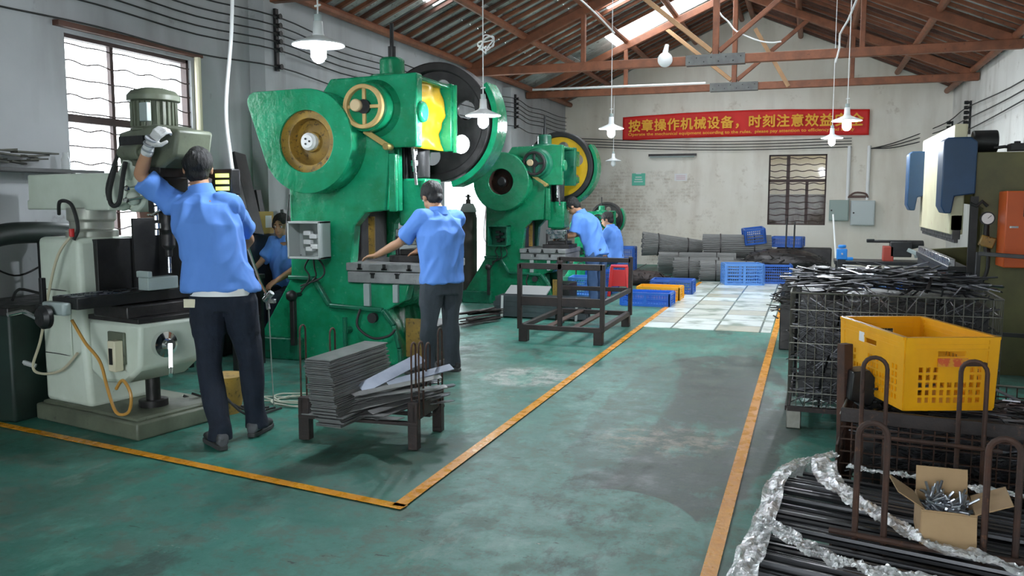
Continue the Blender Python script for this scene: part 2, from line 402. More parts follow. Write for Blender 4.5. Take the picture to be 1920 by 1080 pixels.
mb.prism([(XL, EAVE), (XR, EAVE), (XR, EAVE + .1), (RX, RZ + .1), (XL, EAVE + .1)], (0, .24), o=(0, -4.24, 0))
struct(mb.build('wall_front', m_wr, smooth=False))

# roof: tiles on purlins and common rafters
m_tile = M('grey_roof_tiles', (.50, .53, .51), (.32, .33, .31), 3, .8, 0, .6, 8, c3=(.12, .1, .08), dirt=.56)
m_wood = M('red_brown_timber', (.27, .095, .045), (.17, .06, .03), 6, .5, 0, .2, 20, stretch=(1, 1, 1), c3=(.06, .03, .02), dirt=.6)
m_wood_dark = M('dark_timber', (.13, .05, .03), (.07, .03, .02), 6, .6, 0, .2, 20)
m_wood_pale = M('pale_timber', (.46, .27, .13), (.36, .2, .1), 6, .55, 0, .2, 20)
m_glass = bpy.data.materials.new('dusty_glass'); m_glass.use_nodes = True
N = m_glass.node_tree.nodes; Lk = m_glass.node_tree.links
a_ = N.new('ShaderNodeBsdfTransparent'); b_ = N.new('ShaderNodeBsdfGlossy'); b_.inputs[1].default_value = .05; x_ = N.new('ShaderNodeMixShader'); x_.inputs[0].default_value = .008
Lk.new(a_.outputs[0], x_.inputs[1]); Lk.new(b_.outputs[0], x_.inputs[2]); Lk.new(x_.outputs[0], N['Material Output'].inputs['Surface'])
m_translucent = bpy.data.materials.new('translucent_sheet'); m_translucent.use_nodes = True
N = m_translucent.node_tree.nodes; Lk = m_translucent.node_tree.links
tr = N.new('ShaderNodeBsdfTranslucent'); tr.inputs[0].default_value = (.95, .9, .8, 1); Lk.new(tr.outputs[0], N['Material Output'].inputs['Surface'])
def rz(x): return RZ - SL * abs(x - RX)
RL_ADDED = [(RX - 1.9, RX - .1, y_ - .5, y_ + .5) for y_ in (8.6, 11.6, 13.9)]  # roof lights out of view, added for extra daylight in the hall
sky_holes = {-1: [(-3.7, -1.6, 15.65, 16.8), (-4.75, -4.35, 10.0, 10.5)] + RL_ADDED, 1: [(RX + .1, RX + 1.9, c, d) for a, b, c, d in RL_ADDED]}
for side in (-1, 1):
    x0, x1 = (XL - .35, RX) if side < 0 else (RX, XR + .35)
    mb = MB()
    # corrugated: each pan a curved strip running down the slope
    def addtiles(a, b, c, d):
        n = max(1, int((d - c) / .1)); st = (d - c) / n
        for i in range(n):
            y = c + i * st; pr_ = [(0, 0), (st * .25, .012), (st * .5, .03), (st * .75, .012), (st, 0)]
            for (p, h), (q, g) in zip(pr_, pr_[1:]):
                mb.poly([(a, y + p, rz(a) + .13 + h), (b, y + p, rz(b) + .13 + h), (b, y + q, rz(b) + .13 + g), (a, y + q, rz(a) + .13 + g)])
    holed(mb, addtiles, x0, x1, -4.4, YB + .4, sky_holes[side])
    ce = mb.build('ceiling', m_tile, solid=.012, angle=60); struct(ce)
    for h in sky_holes[side]:
        q = MB(); q.poly([(h[0], h[2], rz(h[0]) + .16), (h[1], h[2], rz(h[1]) + .16), (h[1], h[3], rz(h[1]) + .16), (h[0], h[3], rz(h[0]) + .16)])
        q.build('skylight_and_added_sheet', m_glass, ce, smooth=False)  # same pane for the seen skylights and the added roof openings
    for k, f in enumerate((.03, .27, .5, .74, .97)):
        x = RX + side * 4.0 * f; q = MB(); q.cyl((x, -4, rz(x) + .01), (x, YB, rz(x) + .01), .055, n=10)
        q.build('purlin', m_wood, ce)
    y = 5.6
    rr = random.Random(5)
    while y < YB:
        if side < 0 and 15.6 < y < 16.85: y += .31; continue
        q = MB(); xa, xb = RX, RX + side * 4.0
        q.beam((xa, y, rz(xa) + .095), (xb, y + rr.uniform(-.03, .03), rz(xb) + .095), .05, .045)
        q.build('common_rafter', m_wood if rr.random() < .8 else m_wood_dark, ce); y += .31

def truss(y, label, pale=0):
    t = thing('roof_truss', label, 'roof truss', (0, y, 0))
    zb = 3.5
    q = MB(); q.beam((XL + .02, 0, zb), (XR - .02, 0, zb), .1, .13); q.build('tie_beam', m_wood, t, bevel=.01)
    for s_ in (-1, 1):
        q = MB(); q.beam((RX + s_ * 3.9, 0, zb + .04), (RX, 0, rz(RX) - .13), .09, .13); q.build('principal_rafter', m_wood, t, bevel=.01)
        for xx in (2.0,):
            q = MB(); q.beam((RX + s_ * xx, 0, zb), (RX + s_ * xx, 0, rz(RX + xx) - .1), .07, .08); q.build('queen_post', m_wood, t, bevel=.008)
        q = MB(); q.beam((RX + s_ * .05, 0, zb + .12), (RX + s_ * 1.25, 0, rz(RX + 1.25) - .15), .07, .07); q.build('strut', m_wood_pale if (pale and s_ < 0) else m_wood, t, bevel=.008)
    q = MB(); q.beam((RX, 0, zb), (RX, 0, RZ - .1), .09, .1, up=(0, 1, 0)); q.build('king_post', m_wood, t, bevel=.01)
    q = MB()
    for yy in (-.068, .068): q.box((RX, yy, zb + .0), (.85, .014, .15))
    g = q.build('gusset_plate', M('grey_gusset', (.17, .18, .17), (.12, .12, .12), 6, .6, .3), t)
    q = MB()
    for i in range(8): q.ball((RX - .37 + i * .105, -.078, zb + (.03 if i % 2 else -.03)), .009, 1)
    q.build('bolt', m_black, g)
    return t
truss(7.6, 'timber roof truss nearest the viewer, above the milling machine', 0)
tB = truss(13.1, 'second timber roof truss, its brown tie beam crossing above the big press flywheel', 1)
tC = truss(16.3, 'farthest timber roof truss just before the back wall gable', 1)
q = MB(); q.tube([(XL + .1, 16.22, 3.6), (-3, 16.22, 3.585), (-1.9, 16.22, 3.58)], .022, 8)
tag(q.build('conduit_pipe', m_white), 'white conduit pipe lying along the farthest truss tie beam', 'pipe')
q = MB(); q.beam((-1.05, 16.21, 4.5), (-.45, 16.21, 3.46), .07, .03, up=(0, 1, 0))
tag(q.build('loose_plank', m_wood_pale), 'pale loose plank leaning across the farthest truss', 'plank')

# window frames
m_frame = M('brown_window_iron', (.07, .04, .035), (.05, .03, .03), 8, .6)
win = struct(empty('window_1', (XL - .06, WY0, WZ0)))
W, Hh = WY1 - WY0, WZ1 - WZ0
q = MB()
for a, b in (((0, 0, 0), (0, W, 0)), ((0, 0, Hh), (0, W, Hh)), ((0, 0, 0), (0, 0, Hh)), ((0, W, 0), (0, W, Hh))): q.beam(a, b, .06, .06, up=(1, 0, 0))
q.beam((0, 0, Hh * .63), (0, W, Hh * .63), .06, .06, up=(1, 0, 0)); q.beam((0, W * .36, 0), (0, W * .36, Hh), .035, .035, up=(1, 0, 0)); q.beam((0, W * .68, 0), (0, W * .68, Hh * .63), .03, .03, up=(1, 0, 0))
q.build('window_frame', m_frame, win)
rr = random.Random(3)
for i in range(13):
    z = Hh * (i + .7) / 13.3; q = MB()
    q.tube([(.035, W * k / 24, z + .012 * math.sin(k * 1.3) * (1 if i % 2 else .3)) for k in range(25)], .006, 6)
    q.build('security_bar', m_frame, win)
q = MB(); q.box((.0, W / 2, Hh / 2), (.004, W - .05, Hh - .05)); q.build('pane', m_glass, win)
q = MB(); q.cyl((XL + .035, WY1 + .05, 1.2), (XL + .035, WY1 + .05, 2.75), .03, n=10); tag(q.build('drain_pipe', m_cream), 'cream vertical pipe on the wall beside the bright factory window', 'pipe')
q = MB(); q.box((XL + .03, (WY0 + WY1) / 2, WZ1 + .05), (.06, W + .2, .04)); struct(q.build('trim_4', m_wood_dark))

win = struct(empty('window_2', (BX0, YB + .1, BZ0)))
W, Hh = BX1 - BX0, BZ1 - BZ0
q = MB()
for a, b in (((0, 0, 0), (W, 0, 0)), ((0, 0, Hh), (W, 0, Hh)), ((0, 0, 0), (0, 0, Hh)), ((W, 0, 0), (W, 0, Hh)), ((0, 0, Hh * .63), (W, 0, Hh * .63))): q.beam(a, b, .06, .06, up=(0, 1, 0))
q.beam((W * .34, 0, 0), (W * .34, 0, Hh), .07, .05, up=(0, 1, 0)); q.beam((W * .67, 0, 0), (W * .67, 0, Hh * .63), .06, .05, up=(0, 1, 0))
q.build('window_frame', m_frame, win)
for i in range(11):
    z = Hh * (i + .6) / 11.2; q = MB()
    q.tube([(W * k / 24, -.04, z + .014 * math.sin(k * 1.1 + i)) for k in range(25)], .009, 6)
    q.build('security_bar', m_frame, win)
q = MB(); q.box((W / 2, .0, Hh / 2), (W - .05, .004, Hh - .05)); q.build('pane', m_glass, win)
# neighbouring building seen through the back window, plus added light blockers
q = MB(); q.box((-5.6, 20.8, 1.72), (.3, 2.7, 3.44)); q.box((3.6, 20.8, 1.72), (.3, 2.7, 3.44)); tag(q.build('alley_light_block', m_wr), 'unseen plastered walls added to block light into the alley outside the back window', 'wall')  # unseen end walls, added to keep sky light out of the alley
m_stone = M('dark_rubble', (.06, .05, .045), (.14, .12, .11), 5, .9, 0, .6, 8, c3=(.04, .03, .03), dirt=.55)
m_outwall = M('cream_render', (.80, .72, .56), (.7, .62, .48), 2, .9)
q = MB(); q.box((-1.0, 21.2, .78), (9, .3, 1.6)); tag(q.build('rubble_wall', m_stone), 'dark rubble wall low outside the back window', 'wall')
q = MB(); q.box((-1.0, 21.9, 1.8), (9, .3, 3.6)); q.box((-1.0, 20.8, 3.4), (9, 2.5, .12)); tag(q.build('neighbour_wall', m_outwall), 'cream rendered wall of a neighbouring building outside the back window, with an added roof slab shading the alley', 'building')  # second box is an unseen roof slab added to shade the alley

# door frame of the opening
q = MB()
q.beam((XL - .1, DY0, 0), (XL - .1, DY0, DZ), .06, .2, up=(0, 1, 0)); q.beam((XL - .1, DY1, 0), (XL - .1, DY1, DZ), .06, .2, up=(0, 1, 0)); q.beam((XL - .1, DY0, DZ), (XL - .1, DY1, DZ), .2, .06)
struct(q.build('door_1', m_frame))
# ================================================================ power presses
from mathutils.geometry import delaunay_2d_cdt
def inside(p, poly):
    c = False; n = len(poly); j = n - 1
    for i in range(n):
        if (poly[i][1] > p[1]) != (poly[j][1] > p[1]) and p[0] < (poly[j][0] - poly[i][0]) * (p[1] - poly[i][1]) / (poly[j][1] - poly[i][1]) + poly[i][0]: c = not c
        j = i
    return c
def holeplate(mb, outer, holes, e, o=(0, 0, 0), ex=(1, 0, 0), ey=(0, 0, 1), ez=(0, 1, 0)):
    """flat plate with holes, extruded e0..e1"""
    pts = [Vector(p) for p in outer]; edges = [(i, (i + 1) % len(outer)) for i in range(len(outer))]
    for h in holes:
        b = len(pts); pts += [Vector(p) for p in h]; edges += [(b + i, b + (i + 1) % len(h)) for i in range(len(h))]
    V, E_, F_, *_ = delaunay_2d_cdt(pts, edges, [], 0, 1e-6)
    o, ex, ey, ez = Vector(o), Vector(ex), Vector(ey), Vector(ez)
    T = []
    for f in F_:
        c = sum((V[i] for i in f), Vector((0, 0))) / len(f)
        if inside(c, outer) and not any(inside(c, h) for h in holes): T.append(f)
    L = [[mb.bm.verts.new(o + ex * v.x + ey * v.y + ez * q) for v in V] for q in e]
    from collections import Counter
    cnt = Counter()
    for f in T:
        mb._f([L[0][i] for i in f]); mb._f([L[1][i] for i in reversed(f)])
        for a, b in zip(f, list(f[1:]) + [f[0]]): cnt[frozenset((a, b))] += 1
    for k, n in cnt.items():
        if n == 1:
            a, b = tuple(k); mb._f([L[0][a], L[0][b], L[1][b], L[1][a]])
    for Lr in L:
        for v in Lr:
            if not v.link_faces: mb.bm.verts.remove(v)
    return mb
def hull(points):
    P_ = sorted(set(points))
    def half(ps):
        h = []
        for p in ps:
            while len(h) > 1 and (h[-1][0] - h[-2][0]) * (p[1] - h[-2][1]) - (h[-1][1] - h[-2][1]) * (p[0] - h[-2][0]) <= 0: h.pop()
            h.append(p)
        return h[:-1]
    return half(P_) + half(P_[::-1])

def press(label, loc, s=1.0, teardrop=True, fly='dark', group=None, small=False):
    t = thing('power_press', label, 'press', loc, 0, group, s)
    g1, g2 = (m_green_pale, m_green) if teardrop else (m_green, m_green_dark)
    if small: g1 = g2 = m_green_pale
    body = [(-1.24, 0), (-1.24, .14), (-.88, .70), (-.85, .78), (-.84, 1.75), (-.62, 2.2), (-.40, 2.50), (.43, 2.52), (.42, 1.9), (.16, 1.9), (.12, 1.36), (-.08, 1.34), (-.19, 1.22), (-.22, .92), (-.25, .72),
            (.34, .72), (.30, .58), (.12, .49), (.20, .36), (.25, .20), (.26, 0)]
    for y0 in (0, .75):
        q = MB(); q.prism(body, (y0, y0 + .12)); q.build('side_plate', g1 if y0 == 0 else g2, t, bevel=.012)
    # raised rim around the lower opening
    q = MB(); pts = [(-.86, .75), (-.60, .75), (-.44, .51), (.09, .49), (.2, .36), (.25, .16), (.26, 0)]
    for a, b in zip(pts, pts[1:]): q.beam((a[0], -.02, a[1]), (b[0], -.02, b[1]), .05, .04)
    q.build('rim_flange', m_green_dark, t, bevel=.01)
    q = MB(); q.prism([(-1.18, .0), (-1.18, .12), (-.84, .7), (-.82, 1.7), (-.6, 2.15), (-.4, 2.46), (.12, 2.47), (.12, 1.95), (-.35, 1.9), (-.45, 1.2), (-.45, .75), (-.2, .66), (0, .45), (.1, .0)], (.1, .78)); q.build('core', g2, t)
    q = MB(); q.box((-.98, -.03, .10), (.5, .12, .2)); q.build('foot_block', m_green_dark, t, bevel=.015)
    q = MB(); q.box((.38, .43, .17), (.24, .5, .34)); q.build('scrap_bin', m_black, t, bevel=.01)
    q = MB(); q.box((.33, .10, .24), (.15, .02, .34)); q.build('chute_panel', m_yellow_dirty, t)
    # gear cover
    cx, cz = -.50, 1.95
    if teardrop: out = hull([(cx + .445 * math.cos(a), cz + .445 * math.sin(a)) for a in [2 * PI * i / 48 for i in range(48)]] + [(-1.00 + .085 * math.cos(a), 2.30 + .085 * math.sin(a)) for a in [2 * PI * i / 20 for i in range(20)]])
    else: out = circ(.46, 48, cx, cz)
    hole = circ(.265 if teardrop else .20, 40, cx, cz)
    q = MB(); holeplate(q, out, [hole], (-.25, -.225))
    m_ = len(out); inn = [(cx + (p[0] - cx) * .955, cz + (p[1] - cz) * .955) for p in out]
    q.ringprism(out, inn, (-.228, .0))
    gc = q.build('gear_cover', g1, t, bevel=.012, angle=50)
    q = MB(); q.prism([(cx + (p[0] - cx) * .95, cz + (p[1] - cz) * .95) for p in out], (-.06, -.02)); q.build('cover_back', m_yellow_dirty if teardrop else m_rust, gc)
    q = MB(); q.ringprism(circ(.29, 40, cx, cz), circ(.20, 40, cx, cz), (-.2, -.07)); q.lathe((cx, -.06, cz), (cx, -.17, cz), [(0, .22), (.2, .12), (.6, .09), (1, .085)], 32)
    q.lathe((cx, -.065, cz), (cx, -.13, cz), [(0, .25), (.3, .235), (.5, .17), (1, .11)], 40)
    wh = q.build('gear_wheel', m_yellow_dirty if teardrop else m_rust, t, bevel=.006)
    q = MB(); q.lathe((cx, -.16, cz), (cx, -.235, cz), [(0, .075), (.7, .075), (.85, .06), (1, .055)], 28); q.build('hub_cap', m_white if teardrop else m_black, wh)
    if teardrop:
        q = MB()
        for i in range(3): q.cyl((cx + .025 * math.cos(i * 2.1), -.235, cz + .025 * math.sin(i * 2.1)), (cx + .025 * math.cos(i * 2.1), -.242, cz + .025 * math.sin(i * 2.1)), .009, n=8)
        q.build('hub_hole', m_black, wh)
    # crank end boss
    bx, bz = .03, 2.23
    q = MB(); q.lathe((bx, .02, bz), (bx, -.17, bz), [(0, .26), (.2, .235), (.35, .21), (1, .205)], 40); q.build('crank_boss', g2, t, bevel=.01)
    q = MB(); q.ringprism(circ(.185, 40, bx, bz), circ(.15, 40, bx, bz), (-.22, -.15))
    for i in range(4):
        a = i * PI / 2; q.beam((bx, -.18, bz), (bx + .155 * math.cos(a), -.18, bz + .155 * math.sin(a)), .03, .03, up=(0, 1, 0))
    cr = q.build('crank_ring', (m_iron if not teardrop else M('tan_ring', (.55, .38, .15), (.4, .26, .1), 8, .45)), t, bevel=.006)
    q = MB(); q.cyl((bx, -.14, bz), (bx, -.2, bz), .06, n=24); q.build('shaft_end', m_black, cr)
    q = MB(); q.lathe((bx - .06, -.19, bz + .01), (bx - .06, -.235, bz + .01), [(0, .052), (.8, .052), (1, .044)], 24); q.build('end_cap', M('tan_cap', (.55, .42, .25), rough=.4), cr)
    q = MB(); q.beam((bx - .05, -.1, bz - .19), (bx + .18, -.06, bz - .34), .05, .015, up=(0, 1, 0)); q.cyl((bx + .16, -.12, bz - .33), (bx + .16, -.02, bz - .33), .03, n=16); q.build('brake_strap', M('brass', (.45, .33, .12), rough=.35, metal=.7), t, bevel=.004)
    # oil pot and eye bolt on the head
    q = MB(); q.lathe((.05, .3, 2.50), (.05, .3, 2.70), [(0, .2), (.2, .2), (.25, .11), (.9, .11), (1, .09)], 28); q.build('oil_pot', g2, t, bevel=.006)
    q = MB(); q.cyl((.05, .3, 2.68), (.05, .3, 2.80), .035, n=12); q.cyl((.05, .3, 2.8), (.05, .3, 3.0), .018, n=10); q.build('top_rod', m_black, t)
    # slide and guides
    for y in (.18, .70): q = MB(); q.box((.13, y, 1.63), (.1, .08, .56)); q.build('slide_guide', g1, t, bevel=.01)
    q = MB(); q.box((.19, .02, 1.60), (.07, .05, .5)); q.build('slide_guide', g1, t, bevel=.01)
    q = MB(); q.box((.25, .43, 1.43), (.27, .34, .42)); q.box((.25, .43, 1.26), (.2, .26, .12)); q.build('ram', g1, t, bevel=.02)
    q = MB(); q.cyl((.25, .43, 1.64), (.22, .43, 1.98), .09, .12, 20); q.box((.12, .43, 1.7), (.1, .3, .6)); q.box((-.3, .43, 1.3), (.1, .6, 1.1)); q.build('connecting_rod', m_black, t, bevel=.01)
    q = MB(); q.lathe((.27, .27, 1.70), (.27, .27, 1.95), [(0, .02), (.2, .02), (.2, .034), (.4, .034), (.4, .018), (.6, .018), (.6, .03), (.8, .03), (.8, .015), (1, .015)], 14); q.beam((.16, .12, 1.58), (.13, .12, 1.9), .02, .02); q.beam((.36, .12, 1.58), (.33, .12, 1.9), .02, .02)
    q.build('adjusting_screw', m_steel, t)
    q = MB(); q.beam((-.18, .3, .92), (-.18, .3, 1.3), .06, .02); q.build('yellow_strip', m_yellow_dirty, t)
    # bolster and dies
    q = MB(); q.box((.12, .42, .865), (.76, .92, .07)); q.box((.12, .42, .775), (.74, .9, .1)); bo = q.build('bolster', M('grey_bolster', (.36, .36, .36), (.24, .24, .24), 6, .45, .4, .2, 30, c3=(.1, .1, .1), dirt=.6), t, bevel=.008)
    for x in (-.12, .12, .36): q = MB(); q.box((x, -.045, .87), (.028, .01, .05)); q.box((x, -.045, .85), (.05, .01, .016)); q.build('t_slot', m_black, bo, smooth=False)
    for x in (0, .24): q = MB(); q.box((x, -.035, .79), (.028, .012, .04)); q.box((x, -.035, .81), (.045, .012, .014)); q.build('t_slot', m_black, bo, smooth=False)
    q = MB(); q.box((.28, .42, 1.16), (.34, .44, .07)); q.box((.28, .42, 1.09), (.26, .34, .08)); q.build('upper_die', m_steel, t, bevel=.006)
    q = MB(); q.box((.28, .42, .93), (.44, .5, .06)); q.box((.28, .42, .985), (.3, .36, .05)); q.cyl((.12, .22, .95), (.12, .22, 1.14), .018, n=12); q.cyl((.44, .22, .95), (.44, .22, 1.14), .018, n=12); q.build('lower_die', m_iron, t, bevel=.006)
    q = MB(); q.prism([(-.05, .72), (.3, .72), (.3, .6), (.2, .5), (.02, .5)], (.16, .74)); q.build('knee_block', g2, t, bevel=.015)
    q = MB(); q.box((-.06, -.02, .62), (.06, .04, .2)); q.box((.22, -.02, .64), (.05, .04, .16)); q.build('bolster_bracket', m_grey, t, bevel=.006)
    # flywheel
    fx, fz, fy = -.02, 2.23, 1.35
    fm = m_black if fly == 'dark' else m_yellow
    q = MB(); q.ringprism(circ(.60, 64, fx, fz), circ(.51, 64, fx, fz), (fy, fy + .22)); fw = q.build('flywheel', m_iron if fly == 'dark' else m_black, t, bevel=.015, angle=40)
    q = MB(); hl = [circ(.095, 20, fx + .34 * math.cos(a), fz + .34 * math.sin(a)) for a in [(.62 + 2 * PI * i / 6 - 1.32) for i in range(6)]]
    holeplate(q, circ(.52, 64, fx, fz), hl, (fy + .06, fy + .10)); q.lathe((fx, fy - .02, fz), (fx, fy + .2, fz), [(0, .13), (1, .13)], 28)
    q.build('flywheel_web', m_iron if fly == 'dark' else m_yellow, fw, bevel=.005)
    q = MB(); a = [-1.3 + 1.9 * i / 30 for i in range(31)]
    prof = [(fx + .675 * math.cos(x), fz + .675 * math.sin(x)) for x in a] + [(fx + .615 * math.cos(x), fz + .615 * math.sin(x)) for x in a[::-1]]
    q.prism(prof, (fy + .02, fy + .3)); gd = q.build('flywheel_guard', g1, t, bevel=.006)
    q = MB(); q.cyl((fx, .8, fz), (fx, fy + .1, fz), .07, n=20); q.build('crankshaft', m_steel, t)
    q = MB(); q.box((.2, .43, 2.49), (.44, .85, .04)); q.cyl((.3, .1, 2.2), (.46, .1, 2.2), .09, n=20); q.lathe((.03, .85, 2.23), (.03, 1.2, 2.23), [(0, .2), (.5, .2), (.6, .15), (1, .15)], 28); q.build('bearing_housing', g1, t, bevel=.02)
    q = MB()
    def crump(u, v):
        n = noise.noise(Vector((u * 4, v * 6, 3.1))) * .05
        return (.34 + n * .8 + .03 * math.sin(v * 7 + u * 3), .13 + u * .60, 1.90 + v * .57)
    if fly == 'dark':
        q.sheet(crump, 20, 24); cl = q.build('canvas_guard', m_yellow, t, solid=.01)
        q = MB(); q.box((.44, .80, 2.2), (.03, .03, .62)); q.build('guard_frame', g1, t)
    else:
        q.box((.36, 1.1, 2.35), (.03, .3, .25)); q.box((.36, 1.1, 2.0), (.03, .3, .1)); q.build('guard_frame', g1, t, bevel=.005)
    # motor low at the back, control box, lever, pipes
    q = MB(); q.box((-.57, -.10, 1.10), (.33, .18, .32)); cb = q.build('switch_box', m_grey, t, bevel=.008) if False else None
    q = MB()
    for (x0, z0, w_, h) in ((-.57, 1.255, .33, .02), (-.57, .945, .33, .02), (-.725, 1.1, .02, .33), (-.415, 1.1, .02, .33)): q.box((x0, -.13, z0), (w_, .18, h))
    q.box((-.57, -.045, 1.1), (.33, .015, .33)); cb = q.build('switch_box', M('grey_box', (.42, .45, .44), rough=.4) if teardrop else g2, t, bevel=.004)
    q = MB()
    for i, (x, z) in enumerate(((-.6, 1.16), (-.54, 1.13), (-.6, 1.08), (-.53, 1.04), (-.58, 1.02))): q.box((x, -.09, z), (.07, .06, .04))
    q.build('contactor', m_white if teardrop else m_black, cb, bevel=.004)
    q = MB()
    for i in range(3): q.tube([(-.6 + .04 * i, -.08, .94), (-.66 + .1 * i, -.07, .85), (-.62 + .06 * i, -.06, .76), (-.72, -.05, .62 + .03 * i)], .008, 6, 5)
    q.tube([(-.84, -.01, 1.5), (-.86, -.05, 1.1), (-.78, -.06, .95), (-.7, -.05, .96)], .006, 6, 5)
    q.build('cable', m_rubber, t)
    q = MB(); q.tube([(-.1, -.08, .5), (-.12, -.1, .35), (.02, -.09, .25), (.16, -.06, .27), (.22, -.04, .33)], .012, 8, 6); q.cyl((.0, -.06, .42), (.0, -.02, .42), .045, n=18); q.build('hose', m_rubber, t)
    q = MB(); q.ball((-.745, -.16, .60), .052, 2); q.box((-.745, -.14, .36), (.045, .05, .42)); q.cyl((-.745, -.16, .6), (-.745, -.02, .6), .02, n=10); q.build('clutch_lever', m_iron, t, bevel=.006)
    q = MB(); q.cyl((-.25, .1, .3), (-.25, -.09, .3), .028, n=12); q.cyl((-.25, -.09, .14), (-.25, -.09, .42), .02, n=10); q.build('pipe_stub', m_green_dark, t)
    return t
p1_ = press('large green power press with grimy yellow gear wheel and open grey switch box', (-3.6, 6.65, 0))
p2_ = press('middle green power press with bright yellow flywheel, behind the empty steel rack', (-3.56, 11.2, 0), .87, False, 'yellow')
p3_ = press('small pale green press farthest down the row, behind the bending worker', (-3.5, 14.6, 0), .5, False, 'dark', small=True)

# ================================================================ milling machine
def mill():
    t = thing('milling_machine', 'pale green turret milling machine on a cast base by the bright factory window', 'milling machine', (-4.82, 4.22, 0), -math.atan2(.2, .98))
    q = MB(); q.box((.53, .33, .055), (1.06, .68, .11)); q.box((.53, .33, .115), (1.0, .62, .03)); q.build('base', m_olive, t, bevel=.02)
    q = MB(); q.prism([(.02, .12), (.52, .12), (.48, .5), (.46, 1.21), (.02, 1.21)], (.05, .52)); q.build('column', m_pale, t, bevel=.035, seg=3)
    q = MB(); q.box((.475, .285, .75), (.05, .26, .9)); q.build('column_slide', m_black, t, bevel=.004)
    q = MB(); q.box((.25, .042, .66), (.22, .012, .42)); q.build('side_door', m_pale, t, bevel=.004)
    q = MB()
    for z in (.87, .45): q.tube([(.05, .04, z), (.2, .03, z + .005), (.33, .04, z)], .003, 5)
    q.build('crack_wire', m_black, t)
    q = MB(); q.lathe((.27, .28, 1.2), (.27, .28, 1.40), [(0, .16), (.25, .16), (.3, .135), (.55, .135), (.6, .15), (1, .15)], 32); q.build('turret', M('turret_paint', (.4, .42, .36), (.3, .3, .26), 5, .35, .3), t, bevel=.005)
    q = MB(); q.prism([(-.28, 1.385), (.62, 1.385), (.62, 1.43), (.78, 1.43), (.80, 1.56), (.76, 1.62), (-.26, 1.62), (-.26, 1.45), (-.28, 1.45)], (.17, .39)); q.build('ram', m_pale, t, bevel=.012)
    q = MB(); q.box((-.29, .28, 1.5), (.05, .12, .1)); q.build('ram_cap', m_pale, t, bevel=.006)
    q = MB(); q.lathe((.80, .2, 1.50), (.80, .4, 1.50), [(0, .10), (.1, .125), (.9, .125), (1, .10)], 28); q.ball((.77, .17, 1.42), .04, 2); q.ball((.87, .17, 1.46), .045, 2); q.cyl((.78, .19, 1.6), (.86, .19, 1.7), .05, n=16); q.build('knuckle', m_pale, t, bevel=.008)
    # head
    hx = .98
    q = MB(); q.prism([(hx - .22, 1.66), (hx - .22, 1.86), (hx - .1, 1.88), (hx + .12, 1.9), (hx + .2, 1.88), (hx + .34, 1.86), (hx + .30, 1.7), (hx + .18, 1.64)], (.16, .42)); hd = q.build('head_casting', m_olive, t, bevel=.02)
    q = MB(); q.box((hx - .07, .15, 1.80), (.23, .02, .07)); q.build('belt_guard_slot', m_black, hd)
    q = MB(); q.cyl((hx - .12, .12, 1.735), (hx + .06, .12, 1.735), .045, n=18); q.cyl((hx + .06, .12, 1.735), (hx + .11, .12, 1.735), .028, n=14); q.build('feed_motor', m_olive, hd, bevel=.006)
    q = MB(); q.lathe((hx - .04, .29, 1.87), (hx - .04, .29, 2.13), [(0, .14), (.05, .14), (.08, .125), (.68, .125), (.70, .155), (.82, .155), (.93, .13), (1, .07)], 36)
    for i in range(24):
        a = 2 * PI * i / 24; q.box((hx - .04 + .128 * math.cos(a), .29 + .128 * math.sin(a), 1.97), (.02, .006, .15), (0, 0, a))
    mt = q.build('motor', m_olive, t, bevel=.004)
    q = MB(); q.box((hx + .045, .165, 1.975), (.07, .03, .11)); q.build('name_plate', m_grey, mt, bevel=.003)
    q = MB(); q.box((hx + .05, .29, 1.60), (.15, .2, .12)); q.box((hx + .05, .3, 1.48), (.16, .18, .22)); q.lathe((hx + .06, .28, 1.42), (hx + .06, .28, 1.1), [(0, .055), (.5, .055), (.55, .04), (.8, .04), (.85, .022), (1, .02)], 20); q.build('quill_head', m_iron, t, bevel=.008)
    q = MB(); q.cyl((hx + .06, .28, 1.12), (hx + .06, .28, 1.0), .012, n=10); q.build('milling_cutter', m_steel, t)
    q = MB()
    for i, z in enumerate((1.42, 1.38, 1.33, 1.28, 1.24)): q.cyl((hx + .10 + .01 * (i % 2), .17, z), (hx + .10 + .01 * (i % 2), .17, z + .03), .014 + .004 * (i % 2), n=10)
    for dz, dx in ((.05, -.12), (-.02, -.13)): q.cyl((hx + .05, .2, 1.5 + dz), (hx + .05 + dx, .1, 1.47 + dz), .008, n=8); q.ball((hx + .05 + dx, .1, 1.47 + dz), .02, 1)
    q.tube([(hx + .05, .15, 1.36), (hx + .13, .12, 1.36), (hx + .2, .12, 1.39)], .007, 6)
    q.build('feed_lever', m_chrome, t)
    q = MB(); q.tube([(hx - .2, .12, 1.66), (hx - .21, .08, 1.5), (hx - .18, .07, 1.42), (hx - .12, .08, 1.44), (hx - .1, .1, 1.6), (hx - .1, .12, 1.68)], .014, 8, 6); q.tube([(hx - .24, .2, 1.8), (hx - .25, .1, 1.55), (hx - .22, .08, 1.45)], .012, 8, 5); q.build('drive_belt', m_rubber, t)
    # knee, saddle, table
    q = MB(); q.prism([(.50, .36), (.62, .30), (.86, .32), (1.0, .42), (1.02, .70), (.50, .70)], (.07, .52)); kn = q.build('knee', m_pale, t, bevel=.025)
    q = MB(); q.box((.76, .295, .715), (.5, .46, .03)); q.build('knee_way', m_iron, kn, bevel=.004)
    q = MB(); q.box((.80, .06, .54), (.16, .02, .20)); q.build('recess', m_olive, kn, bevel=.006)
    q = MB(); q.box((.76, .30, .765), (.34, .5, .08)); q.build('saddle', m_iron, t, bevel=.01)
    q = MB(); q.box((.74, .40, .845), (.25, 1.25, .07)); tb = q.build('table', m_black, t, bevel=.006)
    q = MB()
